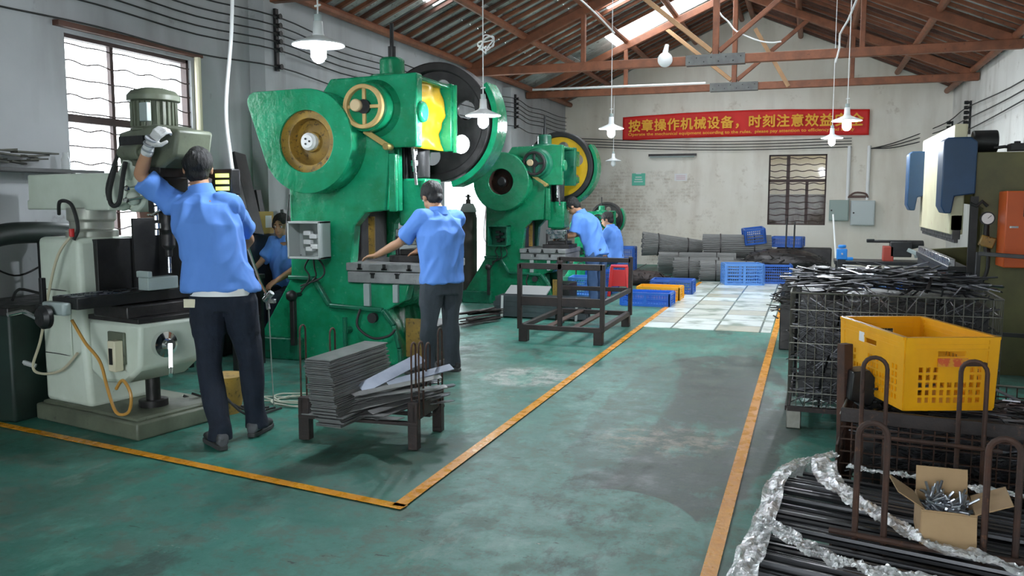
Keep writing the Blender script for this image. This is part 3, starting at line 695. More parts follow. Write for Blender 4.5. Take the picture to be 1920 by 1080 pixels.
    for dx in (-.07, 0, .07): q.box((.74 + dx, .40, .884), (.016, 1.25, .006))
    q.build('t_slot', m_steel, tb, smooth=False)
    q = MB(); q.box((.71, -.255, .815), (.21, .06, .075)); q.build('table_end_bracket', m_grey, t, bevel=.012)
    q = MB(); q.lathe((.70, -.29, .77), (.70, -.36, .77), [(0, .03), (.3, .07), (.7, .07), (1, .05)], 24); q.build('table_dial', m_black, t)
    q = MB(); q.beam((.70, -.37, .77), (.56, -.37, .80), .025, .015); q.cyl((.56, -.37, .80), (.56, -.46, .79), .012, n=10); q.build('crank_handle', m_chrome, t)
    q = MB(); q.box((.48, -.2, .90), (.03, .03, .16)); q.box((.48, -.2, .80), (.12, .03, .03)); q.cyl((.44, -.2, .74), (.56, -.26, .76), .012, n=8); q.build('limit_stop', m_black, t, bevel=.003)
    q = MB(); q.lathe((1.02, .22, .56), (1.10, .22, .56), [(0, .08), (.5, .08), (.6, .04), (1, .035)], 24); q.beam((1.10, .22, .57), (1.12, .20, .40), .022, .035); q.cyl((1.12, .2, .42), (1.22, .12, .40), .014, n=10); q.build('knee_crank', m_chrome, t)
    q = MB(); q.cyl((.80, .3, .13), (.80, .3, .36), .045, n=20); q.cyl((.80, .3, .13), (.80, .3, .17), .09, n=24); q.build('elevating_screw', m_iron, t)
    q = MB(); q.box((.84, .02, .50), (.07, .06, .19)); sw = q.build('switch_plate', m_cream, t, bevel=.006)
    q = MB(); q.box((.84, -.012, .50), (.028, .01, .1)); q.build('switch_slot', m_black, sw)
    q = MB(); q.box((.90, .30, .93), (.1, .22, .08)); q.box((.90, .2, .99), (.12, .03, .04)); q.build('machine_vise', m_grey, t, bevel=.006)
    q = MB(); q.box((.74, .60, 1.08), (.46, .02, .50)); q.box((.52, .5, 1.08), (.02, .2, .5)); q.build('splash_sheet', m_black, t) 
    # readout
    q = MB(); q.box((1.28, .5, 1.56), (.26, .07, .16)); dr = q.build('digital_readout', m_black, t, bevel=.008)
    q = MB()
    for i in range(3): q.box((1.33, .462, 1.60 - i * .04), (.12, .004, .024))
    q.build('display_digits', EM('lcd_yellow_green', (.6, .8, .02), .8), dr, smooth=False)
    q = MB(); q.box((1.2, .462, 1.56), (.06, .004, .06), (0, .3, 0)); q.build('keypad', m_white, dr, smooth=False)
    q = MB(); q.tube([(1.05, .42, 1.70), (1.15, .5, 1.6), (1.2, .5, 1.56)], .014, 8, 4); q.build('readout_arm', m_black, t)
    # hoses
    q = MB(); q.tube([(.44, .02, 1.22), (.36, -.02, 1.1), (.25, -.03, .85), (.12, -.02, .55), (.03, -.03, .36), (.12, -.02, .32), (.3, 0, .36), (.45, .02, .48)], .009, 8, 8); q.build('coolant_hose', M('clear_hose', (.55, .5, .36), rough=.3), t)
    q = MB(); q.tube([(.60, -.1, .72), (.66, -.06, .58), (.74, -.02, .46), (.82, -.03, .30), (.88, -.02, .16), (.97, 0, .17), (1.0, 0, .28), (.93, 0, .36), (.86, 0, .30)], .010, 8, 8); q.build('orange_hose', M('orange_hose', (.55, .28, .06), rough=.35), t)
    q = MB(); q.tube([(.2, .1, 1.36), (.3, .05, 1.44), (.42, .05, 1.42), (.46, .06, 1.28), (.44, .04, 1.2)], .012, 8, 8); q.build('power_cable', m_rubber, t)
    q = MB(); q.cyl((.44, .03, 1.27), (.44, .03, 1.22), .016, n=10); q.build('red_fitting', m_red, t)
    return t
mill()
# ================================================================ people
m_skin = M('skin', (.50, .27, .16), (.42, .21, .12), 12, .55, 0, .1, 80, contrast=.3)
m_shirt = M('blue_cotton', (.13, .31, .82), (.11, .27, .74), 5, .8, 0, .25, 55, contrast=.25)
def folds(m, sc_, st, dist, str_=1):
    nt = m.node_tree; N = nt.nodes; L = nt.links; b = N['Principled BSDF']; tc = N.new('ShaderNodeTexCoord'); mp = N.new('ShaderNodeMapping'); mp.inputs['Scale'].default_value = st; mp.inputs['Rotation'].default_value = (.3, .35, .2); L.new(tc.outputs['Object'], mp.inputs[0])
    n = N.new('ShaderNodeTexNoise'); n.noise_type = 'RIDGED_MULTIFRACTAL'; n.inputs['Scale'].default_value = sc_; n.inputs['Detail'].default_value = 2.5; n.inputs['Distortion'].default_value = .6; L.new(mp.outputs[0], n.inputs['Vector'])
    bp = N.new('ShaderNodeBump'); bp.inputs['Strength'].default_value = str_; bp.inputs['Distance'].default_value = dist; L.new(n.outputs[0], bp.inputs['Height']); L.new(bp.outputs[0], b.inputs['Normal'])
folds(m_shirt, 5, (1, 1, .55), .022)
m_jeans = M('dark_denim', (.006, .010, .022), (.010, .017, .035), 14, .85, 0, .3, 120)
m_slate = M('slate_trousers', (.035, .045, .055), (.045, .055, .07), 10, .85, 0, .3, 90)
m_bluejean = M('blue_denim', (.05, .10, .22), (.04, .08, .18), 10, .85, 0, .3, 90)
m_hair = M('black_hair', (.004, .004, .004), (.010, .009, .009), 30, .6, 0, .9, 90, stretch=(1, 1, .3))
m_shoe = M('grey_black_shoe', (.02, .02, .022), (.10, .10, .11), 9, .6, contrast=.05)
m_glove = M('white_knit_glove', (.62, .62, .62), rough=.9, bump=.4, bscale=150)
m_gstripe = M('grey_glove_band', (.28, .29, .31), rough=.9)
V = Vector
def cone(mb, a, ra, b, rb, n=14):
    a, b = V(a), V(b)
    mb.ball(a, ra, 2); mb.ball(b, rb, 2); mb.cyl(a, b, ra, rb, n)
def spine(mb, rings, n=20):
    """rings: centre, half side vector, half front vector"""
    R_ = []
    for c, sx, sy in rings:
        c, sx, sy = V(c), V(sx), V(sy)
        R_.append([mb.bm.verts.new(c + sx * (abs(math.cos(t)) ** .8 * (1 if math.cos(t) > 0 else -1)) + sy * (abs(math.sin(t)) ** .9 * (1 if math.sin(t) > 0 else -1))) for t in [2 * PI * i / n for i in range(n)]])
    for A, B in zip(R_, R_[1:]):
        for i in range(n): mb._f([A[i], A[(i + 1) % n], B[(i + 1) % n], B[i]])
    mb._f(R_[0][::-1]); mb._f(R_[-1])
def remesh(mb, name, m, parent, vox, sm=4, wr=0, wdir=(0, 0, 1), wf=9, seed=0, org=V((0, 0, 0))):
    bm = mb.bm; bmesh.ops.recalc_face_normals(bm, faces=bm.faces)
    me = bpy.data.meshes.new(name); bm.to_mesh(me); bm.free()
    o = bpy.data.objects.new(name, me); sc.collection.objects.link(o)
    r = o.modifiers.new('r', 'REMESH'); r.mode = 'VOXEL'; r.voxel_size = vox; r.use_smooth_shade = True
    if sm: s_ = o.modifiers.new('s', 'SMOOTH'); s_.iterations = sm; s_.factor = .5
    dg = bpy.context.evaluated_depsgraph_get(); nm = bpy.data.meshes.new_from_object(o.evaluated_get(dg))
    sc.collection.objects.unlink(o); bpy.data.objects.remove(o)
    if wr:
        n = len(nm.vertices); wd = V(wdir).normalized()
        nr = [v.normal.copy() for v in nm.vertices]
        for v, nn in zip(nm.vertices, nr):
            p = v.co; q = p - wd * (p.dot(wd) * .62)
            a = noise.noise(q * wf + V((seed, 0, 0))); b = noise.noise(q * wf * 2.3 + V((seed, 5, 0)))
            v.co = p + nn * wr * ((1 - abs(a) * 2.6) * .8 + b * .4)
    nm.name = name
    for v in nm.vertices: v.co -= org
    ob = finish(nm, name, m, parent, smooth=True, angle=180)
    return ob
def hand(mb, w_, d, up, side, ln=.17, curl=.6, r=.0085, thumb=True):
    """w_: wrist, d: direction to the knuckles, up: back-of-hand normal, side: towards the thumb"""
    w_, d, up = V(w_), V(d).normalized(), V(up).normalized(); sd = V(side); sd = (sd - d * sd.dot(d)).normalized(); up = d.cross(sd) * (1 if d.cross(sd).dot(up) > 0 else -1)
    pl = ln * .5
    spine(mb, [(w_ - d * .01, sd * .024, up * .018), (w_ + d * pl * .5, sd * .036, up * .016), (w_ + d * pl, sd * .039, up * .013)], 12)
    for i, (off, L) in enumerate(((.03, .88), (.0105, 1.0), (-.0095, .93), (-.0285, .72))):
        p = w_ + d * pl * .92 + sd * off; dirr = (d + sd * (off * 2.2)).normalized(); a = curl * (1 + .12 * i) * .5
        Lf = ln * .5 * L
        for k, f in enumerate((.45, .32, .23)):
            c_, s_ = math.cos(a), math.sin(a); q = p + (dirr * c_ - up * s_) * Lf * f
            cone(mb, p, r * (1.05 - .09 * k), q, r * (.98 - .09 * k), 8); p = q; a += curl * .9
    if thumb:
        p = w_ + d * pl * .25 + sd * .026; q = p + (d * .6 + sd * .75 - up * .3).normalized() * ln * .2; e = q + (d * .9 + sd * .25 - up * .35).normalized() * ln * .19
        cone(mb, p, r * 1.35, q, r * 1.15, 8); cone(mb, q, r * 1.15, e, r * .95, 8)

def person(label, base, J, shirt=m_shirt, pants=m_jeans, vox=.008, seed=1, glove=False, curl=(.6, .6), extra=None, seated=False, hairlen=0, handup=None, group=None, belt=True):
    P = {k: V(v) for k, v in J.items()}; base = V(base)
    side = (P['shr'] - P['shl']); side.z *= .6; side.normalize()
    hs = (P['hipr'] - P['hipl']).normalized()
    pel, ch, nk, hd = P['pelvis'], P['chest'], P['neck'], P['head']
    sp = (nk - pel).normalized(); fr = side.cross(sp) * -1
    if fr.dot(P['face']) < 0 and not P.get('flip'): fr = -fr
    fr.normalize(); fh = fr
    face = P['face'].normalized(); upv = P.get('headup', V((0, 0, 1))); upv = (upv - face * upv.dot(face)).normalized(); hsd = face.cross(upv)
    waist = pel.lerp(ch, .45)
    b = MB()
    spine(b, [(pel - sp * .09, hs * .14, fh * .10), (pel, hs * .150, fh * .10), (waist, side * .14, fr * .10), (ch, side * .165, fr * .115), (ch.lerp(nk, .62), side * .15, fr * .09), (nk - sp * .03, side * .07, fr * .06)])
    cone(b, nk - sp * .05, .062, hd - upv * .05 - face * .01, .053)
    # head
    HM = Matrix((hsd, face, upv)).transposed()
    b.ball(hd + upv * .025 - face * .012, 1, 3, (.076, .095, .094), HM); b.ball(hd - upv * .045 + face * .028, 1, 3, (.056, .062, .066), HM)
    b.ball(hd - upv * .095 + face * .058, 1, 2, (.024, .022, .02), HM)
    b.box(hd - upv * .018 + face * .094, (.022, .03, .045), HM, .5); b.ball(hd - upv * .036 + face * .102, .013, 2)
    for s_ in (-1, 1):
        b.ball(hd - upv * .012 + hsd * s_ * .078 - face * .01, 1, 2, (.010, .020, .032), HM)
        b.ball(hd + upv * .018 + hsd * s_ * .03 + face * .082, 1, 2, (.022, .012, .008), HM)
    b.ball(hd - upv * .066 + face * .088, 1, 2, (.024, .010, .005), HM); b.ball(hd - upv * .075 + face * .086, 1, 2, (.02, .010, .006), HM)
    for q_ in 'lr':
        sh, el, wr = P['sh' + q_], P['el' + q_], P['wr' + q_]
        cone(b, sh, .052, sh.lerp(el, .5), .046); cone(b, sh.lerp(el, .5), .046, el, .038); cone(b, el, .038, el.lerp(wr, .3), .040); cone(b, el.lerp(wr, .3), .04, wr, .026)
        h, k, a = P['hip' + q_], P['kn' + q_], P['an' + q_]
        cone(b, h, .085, k, .056); cone(b, k, .056, k.lerp(a, .35), .056); cone(b, k.lerp(a, .35), .056, a, .038)
        tt = P.get('toe' + q_, fr); tt = V((tt.x, tt.y, 0)).normalized(); cone(b, a, .038, a + tt * .14 - V((0, 0, .045)), .03)
        if not (glove and q_ == 'l'):
            hd_ = P.get('hd' + q_, (wr - el)); hand(b, wr, hd_, P.get('hu' + q_, V((0, 0, 1))), P.get('hs' + q_, side * (1 if q_ == 'l' else -1)), curl=curl[0 if q_ == 'l' else 1])
    body = remesh(b, 'person', m_skin, None, vox, 2, org=base)
    body.location = base
    tag(body, label, 'person', group)
    if glove:
        b = MB(); wr, el = P['wrl'], P['ell']; hand(b, wr, P['hdl'], P['hul'], P['hsl'], ln=.19, curl=curl[0], r=.0115); cone(b, wr.lerp(el, .22), .037, wr, .031)
        gl = remesh(b, 'glove', m_glove, body, .006, 2, org=base); gl['label'] = 'white knitted glove with grey bands'
        b = MB(); d = (wr - el).normalized()
        for t in (.0, .035, .07): b.lathe(wr + d * (t - .03), wr + d * (t - .018), [(0, .035), (.5, .037), (1, .035)], 18)
        o_ = b.build('glove_band', m_gstripe, gl)
        for v in o_.data.vertices: v.co -= base
    # shirt
    b = MB(); hem = pel - sp * P.get('hem', V((.06, 0, 0))).x; hw = P.get('hemw', V((.19, .145, 0)))
    fw = 1.0
    spine(b, [(hem, hs * hw.x, fh * hw.y), (pel + sp * .06, hs * (hw.x - .005), fh * (hw.y - .006)), (waist, side * .182, fr * .14), (ch, side * .20, fr * .145), (ch.lerp(nk, .55), side * .185, fr * .118), (nk - sp * .055, side * .11, fr * .085), (nk - sp * .015, side * .066, fr * .062)], 28)
    for q_ in 'lr':
        sh, el = P['sh' + q_], P['el' + q_]
        cone(b, sh - (sh - ch.lerp(nk, .5)) * .35, .078, sh, .074); cone(b, sh, .072, sh.lerp(el, .5), .070)
        e_ = sh.lerp(el, .5); d = (el - sh).normalized(); b.cyl(e_, e_ + d * .08, .070, .074, 20)
    o_ = remesh(b, 'shirt', shirt, body, vox, 3, .016, (.35, 0, .8), 9, seed, org=base)
    b = MB(); b.lathe(nk - sp * .045, nk + sp * .022, [(0, .088), (.5, .076), (1, .070), (1.0, .062), (.5, .064), (0, .07)], 28, cap=False)
    q = b.build('collar', shirt, o_)
    for v in q.data.vertices: v.co -= base
    # trousers
    b = MB()
    top = pel + sp * P.get('rise', V((.03, 0, 0))).x
    spine(b, [(pel - V((0, 0, .12)) if not seated else pel - sp * .08, hs * .15, fh * .115), (pel, hs * .182, fh * .135), (top, hs * .178, fh * .132)], 24)
    for q_ in 'lr':
        h, k, a = P['hip' + q_], P['kn' + q_], P['an' + q_]
        cone(b, h, .108, h.lerp(k, .5), .090); cone(b, h.lerp(k, .5), .084, k, .070); cone(b, k, .070, a + V((0, 0, .04)), .060); b.cyl(a + V((0, 0, .05)), a - V((0, 0, .035)), .061, .066, 18)
    tr_ = remesh(b, 'trousers', pants, body, vox, 3, .012, (0, 0, .6), 8, seed + 9, org=base)
    # hair
    b = MB()
    b.ball(hd + upv * .037 - face * .022, 1, 4, (.088, .100, .094), HM)
    b.ball(hd - upv * .03 - face * .052, 1, 3, (.066, .056, .06), HM)
    for s_ in (-1, 1): b.box(hd + hsd * s_ * .079 + upv * .01 + face * .012, (.012, .03, .05), HM)
    for i in range(46):
        a = i * 2.4; e = .1 + .9 * (i / 46); rr_ = math.sqrt(max(0, 1 - e * e)); b.ball(hd + upv * (.037 + .085 * e) - face * .022 + HM @ V((.08 * rr_ * math.cos(a), .092 * rr_ * math.sin(a), 0)), .014, 1)
    bm = b.bm
    hr = remesh(b, 'hair', m_hair, body, .007, 2, .004, (0, 0, .3), 40, seed + 3, org=base)
    # cut hair away from the face
    me = hr.data; bm = bmesh.new(); bm.from_mesh(me)
    kill = []
    for v in bm.verts:
        l = HM.transposed() @ (v.co + base - hd)
        if l.y > .035 and l.z < .045 + .02 * math.cos(l.x * 60): kill.append(v)
    bmesh.ops.delete(bm, geom=kill, context='VERTS'); bm.to_mesh(me); bm.free()
    for s_ in (-1, 1):
        b = MB(); b.ball(hd + upv * .004 + hsd * s_ * .031 + face * .0785, .0105, 2); e_ = b.build('eye', m_white, body)
        b = MB(); b.ball(hd + upv * .004 + hsd * s_ * .031 + face * .0855, .0062, 2); i_ = b.build('iris', m_black, e_)
        b = MB(); b.box(hd + upv * .028 + hsd * s_ * .031 + face * .092, (.034, .006, .007), HM); r_ = b.build('eyebrow', m_hair, body)
        for ob in (e_, i_, r_):
            for v in ob.data.vertices: v.co -= base
    b = MB(); b.ball(hd - upv * .070 + face * .096, 1, 2, (.021, .003, .002), HM); ob = b.build('lips', M('lips', (.35, .13, .1), rough=.5), body)
    for v in ob.data.vertices: v.co -= base
    # shoes
    for q_ in 'lr':
        a = P['an' + q_]; tt = P.get('toe' + q_, fr); tt = V((tt.x, tt.y, 0)).normalized(); zz = V((0, 0, 1)); s3 = tt.cross(zz)
        g = V((a.x, a.y, 0)); b = MB(); z0 = max(0, a.z - .085)
        def R_(t, w__, h, lo=.02): return (g + tt * t + zz * (z0 + lo + h / 2), s3 * w__, zz * h / 2)
        spine(b, [R_(-.075, .026, .05), R_(-.055, .038, .085), R_(0, .042, .095), R_(.05, .044, .08), (g + tt * .11 + zz * (z0 + .05), s3 * .047, zz * .032), R_(.165, .045, .045), R_(.195, .028, .032)], 18)
        so = remesh(b, 'shoe', m_shoe, body, .007, 2, org=base)
        b = MB(); b.prism([(-.08, -.022), (-.08, .022), (-.03, .034), (.05, .038), (.12, .048), (.18, .042), (.205, .02), (.205, -.02), (.18, -.042), (.12, -.048), (.05, -.038), (-.03, -.034)], (z0 + .0, z0 + .026), o=g, ex=tt, ey=s3, ez=zz)
        sl = b.build('shoe_sole', M('rubber_sole', (.05, .05, .05), rough=.7), so, bevel=.004)
        for v in sl.data.vertices: v.co -= base
    return body
# worker at the milling machine, back to the viewer
F1 = (-.33, .944, .12)
w1 = person('person in blue shirt and dark jeans, back turned, gloved hand raised at the milling machine', (-3.2, 4.18, 0), dict(
    head=(-3.515, 4.30, 1.645), face=(-.55, .8, .12), neck=(-3.46, 4.25, 1.515), chest=(-3.40, 4.22, 1.30), pelvis=(-3.315, 4.23, .90),
    shl=(-3.645, 4.21, 1.43), shr=(-3.29, 4.29, 1.42), ell=(-3.75, 4.08, 1.60), wrl=(-3.64, 4.04, 1.765), elr=(-3.36, 4.56, 1.20), wrr=(-3.52, 4.50, 1.02),
    hipl=(-3.39, 4.19, .85), hipr=(-3.22, 4.26, .85), knl=(-3.34, 4.12, .47), knr=(-3.20, 4.33, .47), anl=(-3.23, 4.05, .09), anr=(-3.20, 4.36, .09), toel=(-.75, .5, 0), toer=(-.2, .9, 0),
    hdl=(.45, .12, .6), hul=(-.1, -1, .2), hsl=(.8, 0, -.3), hem=(-.01, 0, 0), hemw=(.215, .155, 0), rise=(.05, 0, 0)), vox=.0065, glove=True, curl=(.9, .6), seed=2)
b = MB(); b.box((-3.43 + 3.2, 4.085 - 4.18, .845), (.075, .012, .05), (0, 0, .3)); q = b.build('pocket_paper', m_cream, w1)
q = MB(); P_ = V((-3.315, 4.23, .90)); hs_ = V((.944, .33, 0)); fh_ = V((-.33, .944, 0))
spine(q, [(P_ + V((.0, 0, -.012)) - w1.location, hs_ * .192, fh_ * .145), (P_ + V((0, 0, .03)) - w1.location, hs_ * .190, fh_ * .143)], 28); q.build('undershirt', m_white, w1)
# worker at the big press
w2 = person('person in blue shirt and slate trousers reaching onto the big press bed', (-2.93, 6.5, 0), dict(
    head=(-2.985, 6.52, 1.475), face=(-.80, .55, -.45), neck=(-2.90, 6.47, 1.375), chest=(-2.875, 6.45, 1.16), pelvis=(-2.87, 6.46, .79),
    shl=(-2.985, 6.33, 1.30), shr=(-2.80, 6.62, 1.30), ell=(-3.20, 6.36, 1.10), wrl=(-3.46, 6.44, .985), elr=(-3.05, 6.78, 1.12), wrr=(-3.28, 6.86, 1.00),
    hipl=(-2.92, 6.38, .76), hipr=(-2.83, 6.55, .76), knl=(-2.95, 6.37, .43), knr=(-2.85, 6.58, .43), anl=(-2.97, 6.40, .09), anr=(-2.84, 6.60, .09), toel=(-.7, -.2, 0), toer=(-.7, .2, 0),
    hdl=(-1, .1, -.15), hul=(0, -.3, 1), hsl=(-.2, 1, 0), hem=(.02, 0, 0)), pants=m_slate, vox=.0075, seed=5, curl=(.35, .6))
w3 = person('person in blue shirt and blue jeans bending over the middle press, beside the red stool', (-2.78, 11.6, 0), dict(
    head=(-3.15, 11.62, 1.36), face=(-.65, .1, -.75), neck=(-3.035, 11.61, 1.285), chest=(-2.92, 11.6, 1.10), pelvis=(-2.80, 11.6, .72),
    shl=(-3.03, 11.44, 1.19), shr=(-2.97, 11.77, 1.19), ell=(-3.08, 11.42, .97), wrl=(-3.29, 11.5, .93), elr=(-3.1, 11.8, .97), wrr=(-3.3, 11.75, .92),
    hipl=(-2.83, 11.51, .68), hipr=(-2.78, 11.69, .68), knl=(-2.83, 11.50, .38), knr=(-2.76, 11.70, .38), anl=(-2.82, 11.5, .09), anr=(-2.74, 11.72, .09), toel=(-1, 0, 0), toer=(-1, .1, 0),
    headup=(-.5, 0, 1), hem=(.06, 0, 0)), pants=m_bluejean, vox=.01, seed=8)
w4 = person('person in blue shirt sitting behind the bending worker', (-3.05, 13.9, 0), dict(
    head=(-3.16, 13.8, 1.13), face=(-.9, .1, -.35), neck=(-3.10, 13.8, 1.03), chest=(-3.06, 13.8, .84), pelvis=(-3.03, 13.8, .53),
    shl=(-3.10, 13.64, .95), shr=(-3.08, 13.96, .95), ell=(-3.25, 13.6, .75), wrl=(-3.42, 13.68, .72), elr=(-3.25, 14.0, .75), wrr=(-3.42, 13.92, .72),
    hipl=(-3.05, 13.72, .5), hipr=(-3.05, 13.88, .5), knl=(-3.35, 13.68, .48), knr=(-3.35, 13.92, .48), anl=(-3.32, 13.68, .09), anr=(-3.32, 13.92, .09), toel=(-1, 0, 0), toer=(-1, 0, 0)), pants=m_bluejean, vox=.012, seed=11, seated=True)
w5 = person('person in blue shirt seated between the wall and the big press', (-4.9, 7.3, 0), dict(
    head=(-4.985, 7.30, 1.19), face=(.2, -.95, -.1), neck=(-4.95, 7.33, 1.08), chest=(-4.93, 7.34, .90), pelvis=(-4.91, 7.34, .56),
    shl=(-4.78, 7.32, 1.01), shr=(-5.09, 7.30, 1.01), ell=(-4.72, 7.20, .80), wrl=(-4.85, 7.02, .68), elr=(-5.12, 7.12, .84), wrr=(-5.16, 6.90, .72),
    hipl=(-4.84, 7.33, .52), hipr=(-5.0, 7.33, .52), knl=(-4.84, 6.96, .50), knr=(-5.02, 6.94, .50), anl=(-4.9, 7.0, .09), anr=(-5.05, 7.0, .09), toel=(0, -1, 0), toer=(0, -1, 0)), pants=m_jeans, vox=.009, seed=14, seated=True)
# ================================================================ things near the aisle
R5 = random.Random(11)
RX_, RY_, RZ_ = Vector((1, 0, 0)), Vector((0, 1, 0)), Vector((0, 0, 1))
def hoop(a, w_, z0, z1, r=.006, d=(0, 1, 0)):
    a, d = V(a), V(d); q = MB(); pts = [a - d * w_ / 2 + V((0, 0, z0)), a - d * w_ / 2 + V((0, 0, z1 - w_ / 2))]
    pts += [a + d * (-w_ / 2 * math.cos(t)) + V((0, 0, z1 - w_ / 2 + w_ / 2 * math.sin(t))) for t in [PI * i / 8 for i in range(1, 8)]]
    pts += [a + d * w_ / 2 + V((0, 0, z1 - w_ / 2)), a + d * w_ / 2 + V((0, 0, z0))]
    q.tube(pts, r, 8); return q
ct = thing('parts_rack', 'low dark steel rack with hoop ends, loaded with steel strips before the big press', 'rack', (-2.87, 4.33, 0), .075)
CW, CD = .76, .47
for x in (.03, CW - .03):
    for y in (.03, CD - .03):
        q = MB(); q.box((x, y, .14), (.07 if x < .1 else .06, .06, .28 if x > .1 else .26)); q.build('leg', m_darkframe, ct, bevel=.004)
for x in (.02, CW - .02):
    q = MB(); q.box((x, CD / 2, .215), (.02, CD, .10)); q.build('end_plate', m_darkframe, ct, bevel=.003)
for y in (.01, CD - .01, CD / 2):
    q = MB(); q.box((CW / 2, y, .155), (CW, .04, .02)); q.build('deck_rail', m_darkframe, ct, bevel=.003)
q = MB(); q.box((.17, CD / 2 - .02, .170), (.3, .44, .008)); q.build('deck_plate', m_plate, ct)
for x, y, z1 in ((.0, .07, .70), (.05, .36, .64), (CW, .07, .63), (CW + .0, .40, .66), (CW - .05, .08, .62), (CW - .05, .32, .58)):
    hoop((x, y, 0), .07, .18, z1).build('hoop', m_rust, ct)
# stack of plates
base = V((-2.665, 4.20, 0)); plate_me = None
ang = .055
R5.seed(4)
for i in range(40):
    z = .18 + i * .0095
    if plate_me is None:
        q = MB(); q.box((0, 0, 0), (.165, .66, .0068)); plate_me = q.build('steel_plate', m_plate); o = plate_me
    else: o = plate_me.copy(); sc.collection.objects.link(o)
    lean = -.03 + .03 * (i / 40) if i < 30 else 0
    o.location = (-2.545 - .045 * (i / 40) + R5.uniform(-.007, .007) + (.03 if i < 6 else 0), 4.44 + R5.uniform(-.012, .012), z); o.rotation_euler = (0, 0, -.02 + R5.uniform(-.014, .014))
    tag(o, 'flat grey steel plate in the tall neat stack on the low rack', 'steel plate', 'stacked plates on the low rack')
o['label'] = 'topmost grey steel plate of the tall stack on the low rack'
# loose strips
st_me = None
specs = [(-2.42, 4.36, .31, .75, .22, .25, 0), (-2.36, 4.34, .27, .62, .18, .3, .1), (-2.26, 4.48, .36, .75, .12, .2, -.1), (-2.40, 4.30, .21, -.55, .18, .1, 0), (-2.33, 4.30, .20, -.5, .16, .1, 0), (-2.25, 4.42, .33, .5, .1, .1, 0)]
for i in range(26):
    f = i / 26
    specs.append((-2.36 + .16 * R5.random(), 4.53 + R5.uniform(-.08, .10), .20 + f * .15, .85 + R5.uniform(-.22, .3), R5.uniform(.02, .16), R5.uniform(-.15, .2), 0))
for i, (x, y, z, a, p, r_, _) in enumerate(specs):
    if st_me is None: q = MB(); q.box((0, 0, 0), (.5, .055, .004)); st_me = q.build('steel_strip', m_plate); o = st_me
    else: o = st_me.copy(); sc.collection.objects.link(o)
    o.location = (x, y, z); o.rotation_euler = (r_, -p, a)
    tag(o, 'loose steel strip in the toppled heap beside the plate stack', 'steel strip', 'toppled strips on the low rack')
bright = M('blue_grey_bright_steel', (.26, .29, .36), (.17, .19, .24), 5, .5, .3)
q = MB(); q.box((0, 0, 0), (.46, .09, .005)); o = q.build('bright_strip', bright); o.location = (-2.36, 4.56, .41); o.rotation_euler = (.45, -.30, 1.05); tag(o, 'wide bright bluish strip leaning against the plate stack', 'steel strip')
q = MB(); q.box((0, 0, 0), (.42, .07, .005)); o = q.build('bright_strip', bright); o.location = (-2.20, 4.62, .395); o.rotation_euler = (.3, -.16, .8); tag(o, 'bright strip poking out between the right hand hoops of the low rack', 'steel strip')

# cord coils on the floor
q = MB(); pts = []
for i in range(60):
    a = i * .42; r_ = .16 + .06 * math.sin(i * .7) ; pts.append((-3.42 + r_ * 1.5 * math.cos(a), 5.22 + r_ * .8 * math.sin(a) + .03 * math.sin(i), .008 + .004 * (i % 4)))
pts = [(-4.35, 4.9, .01), (-4.0, 5.05, .01)] + pts + [(-3.3, 5.9, .01), (-3.45, 6.45, .01)]
q.tube(pts, .006, 6, 4); tag(q.build('cord', M('pale_cord', (.5, .52, .42), rough=.5)), 'pale cord coiled loosely on the floor beside the low rack', 'cord')

# empty rack
er = thing('empty_rack', 'empty rusty brown steel frame rack standing on the green floor by the yellow line', 'rack', (-2.80, 8.25, 0), 0)
def rk(n, a, b, w_=.05, h=.05, m=m_darkframe): q = MB(); q.beam(a, b, w_, h); return q.build(n, m, er, bevel=.004)
ex, ey = .87, 1.42
for x in (.04, ex - .04):
    for y in (.04, ey - .04): q = MB(); q.box((x, y, .065), (.09, .09, .13)); q.build('foot', m_darkframe, er, bevel=.005)
for n_, a, b in (('base_rail', (0, .02, .15), (ex, .02, .15)), ('base_rail', (0, ey - .02, .15), (ex, ey - .02, .15)), ('base_rail', (.02, 0, .15), (.02, ey, .15)), ('base_rail', (ex - .02, 0, .15), (ex - .02, ey, .15))): rk(n_, a, b)
for x in (.3, .58): rk('cross_bar', (x, .02, .16), (x, ey - .02, .16), .07, .02, m_rust)
for x, y, h in ((-.0, .02, .80), (.43, .02, .84), (ex, .02, .81), (ex, ey, .80), (.0 + .02, ey, .78)): rk('post', (x, y, .13), (x, y, h), .045, .045)
rk('top_rail', (0, .02, .78), (ex, .02, .78), .045, .06); rk('middle_rail', (0, .02, .42), (ex, .02, .42), .03, .09); rk('middle_rail', (ex, .02, .42), (ex, ey, .42), .03, .05); rk('top_rail', (.02, ey, .76), (ex, ey, .76), .045, .05); rk('middle_rail', (.02, ey, .42), (ex, ey, .42), .03, .05)

# channel bars
chm = M('grey_channel', (.16, .17, .19), (.11, .12, .13), 4, .4, .6)
ch0 = None
for i in range(12):
    r_, c_ = divmod(i, 3)
    if ch0 is None: q = MB(); q.prism([(-.045, 0), (.045, 0), (.045, .06), (.038, .06), (.038, .008), (-.038, .008), (-.038, .06), (-.045, .06)], (0, 1.15), ex=(0, 1, 0), ey=(0, 0, 1), ez=(1, 0, 0)); ch0 = q.build('channel_bar', chm, smooth=False); o = ch0
    else: o = ch0.copy(); sc.collection.objects.link(o)
    o.location = (-3.68 + R5.uniform(-.03, .03), 9.9 + c_ * .1, .02 + r_ * .063); tag(o, 'grey steel channel in the strapped stack on the floor behind the empty rack', 'steel channel', 'channels stacked behind the empty rack')
for x in (-3.57, -2.62):
    q = MB(); q.beam((x, 9.845, .0), (x + .01, 9.845, .28), .03, .004, up=(0, 1, 0)); tag(q.build('white_strap', m_white, smooth=False), 'white strap round the channel stack, ' + ('left end' if x < -3 else 'right end'), 'strap')
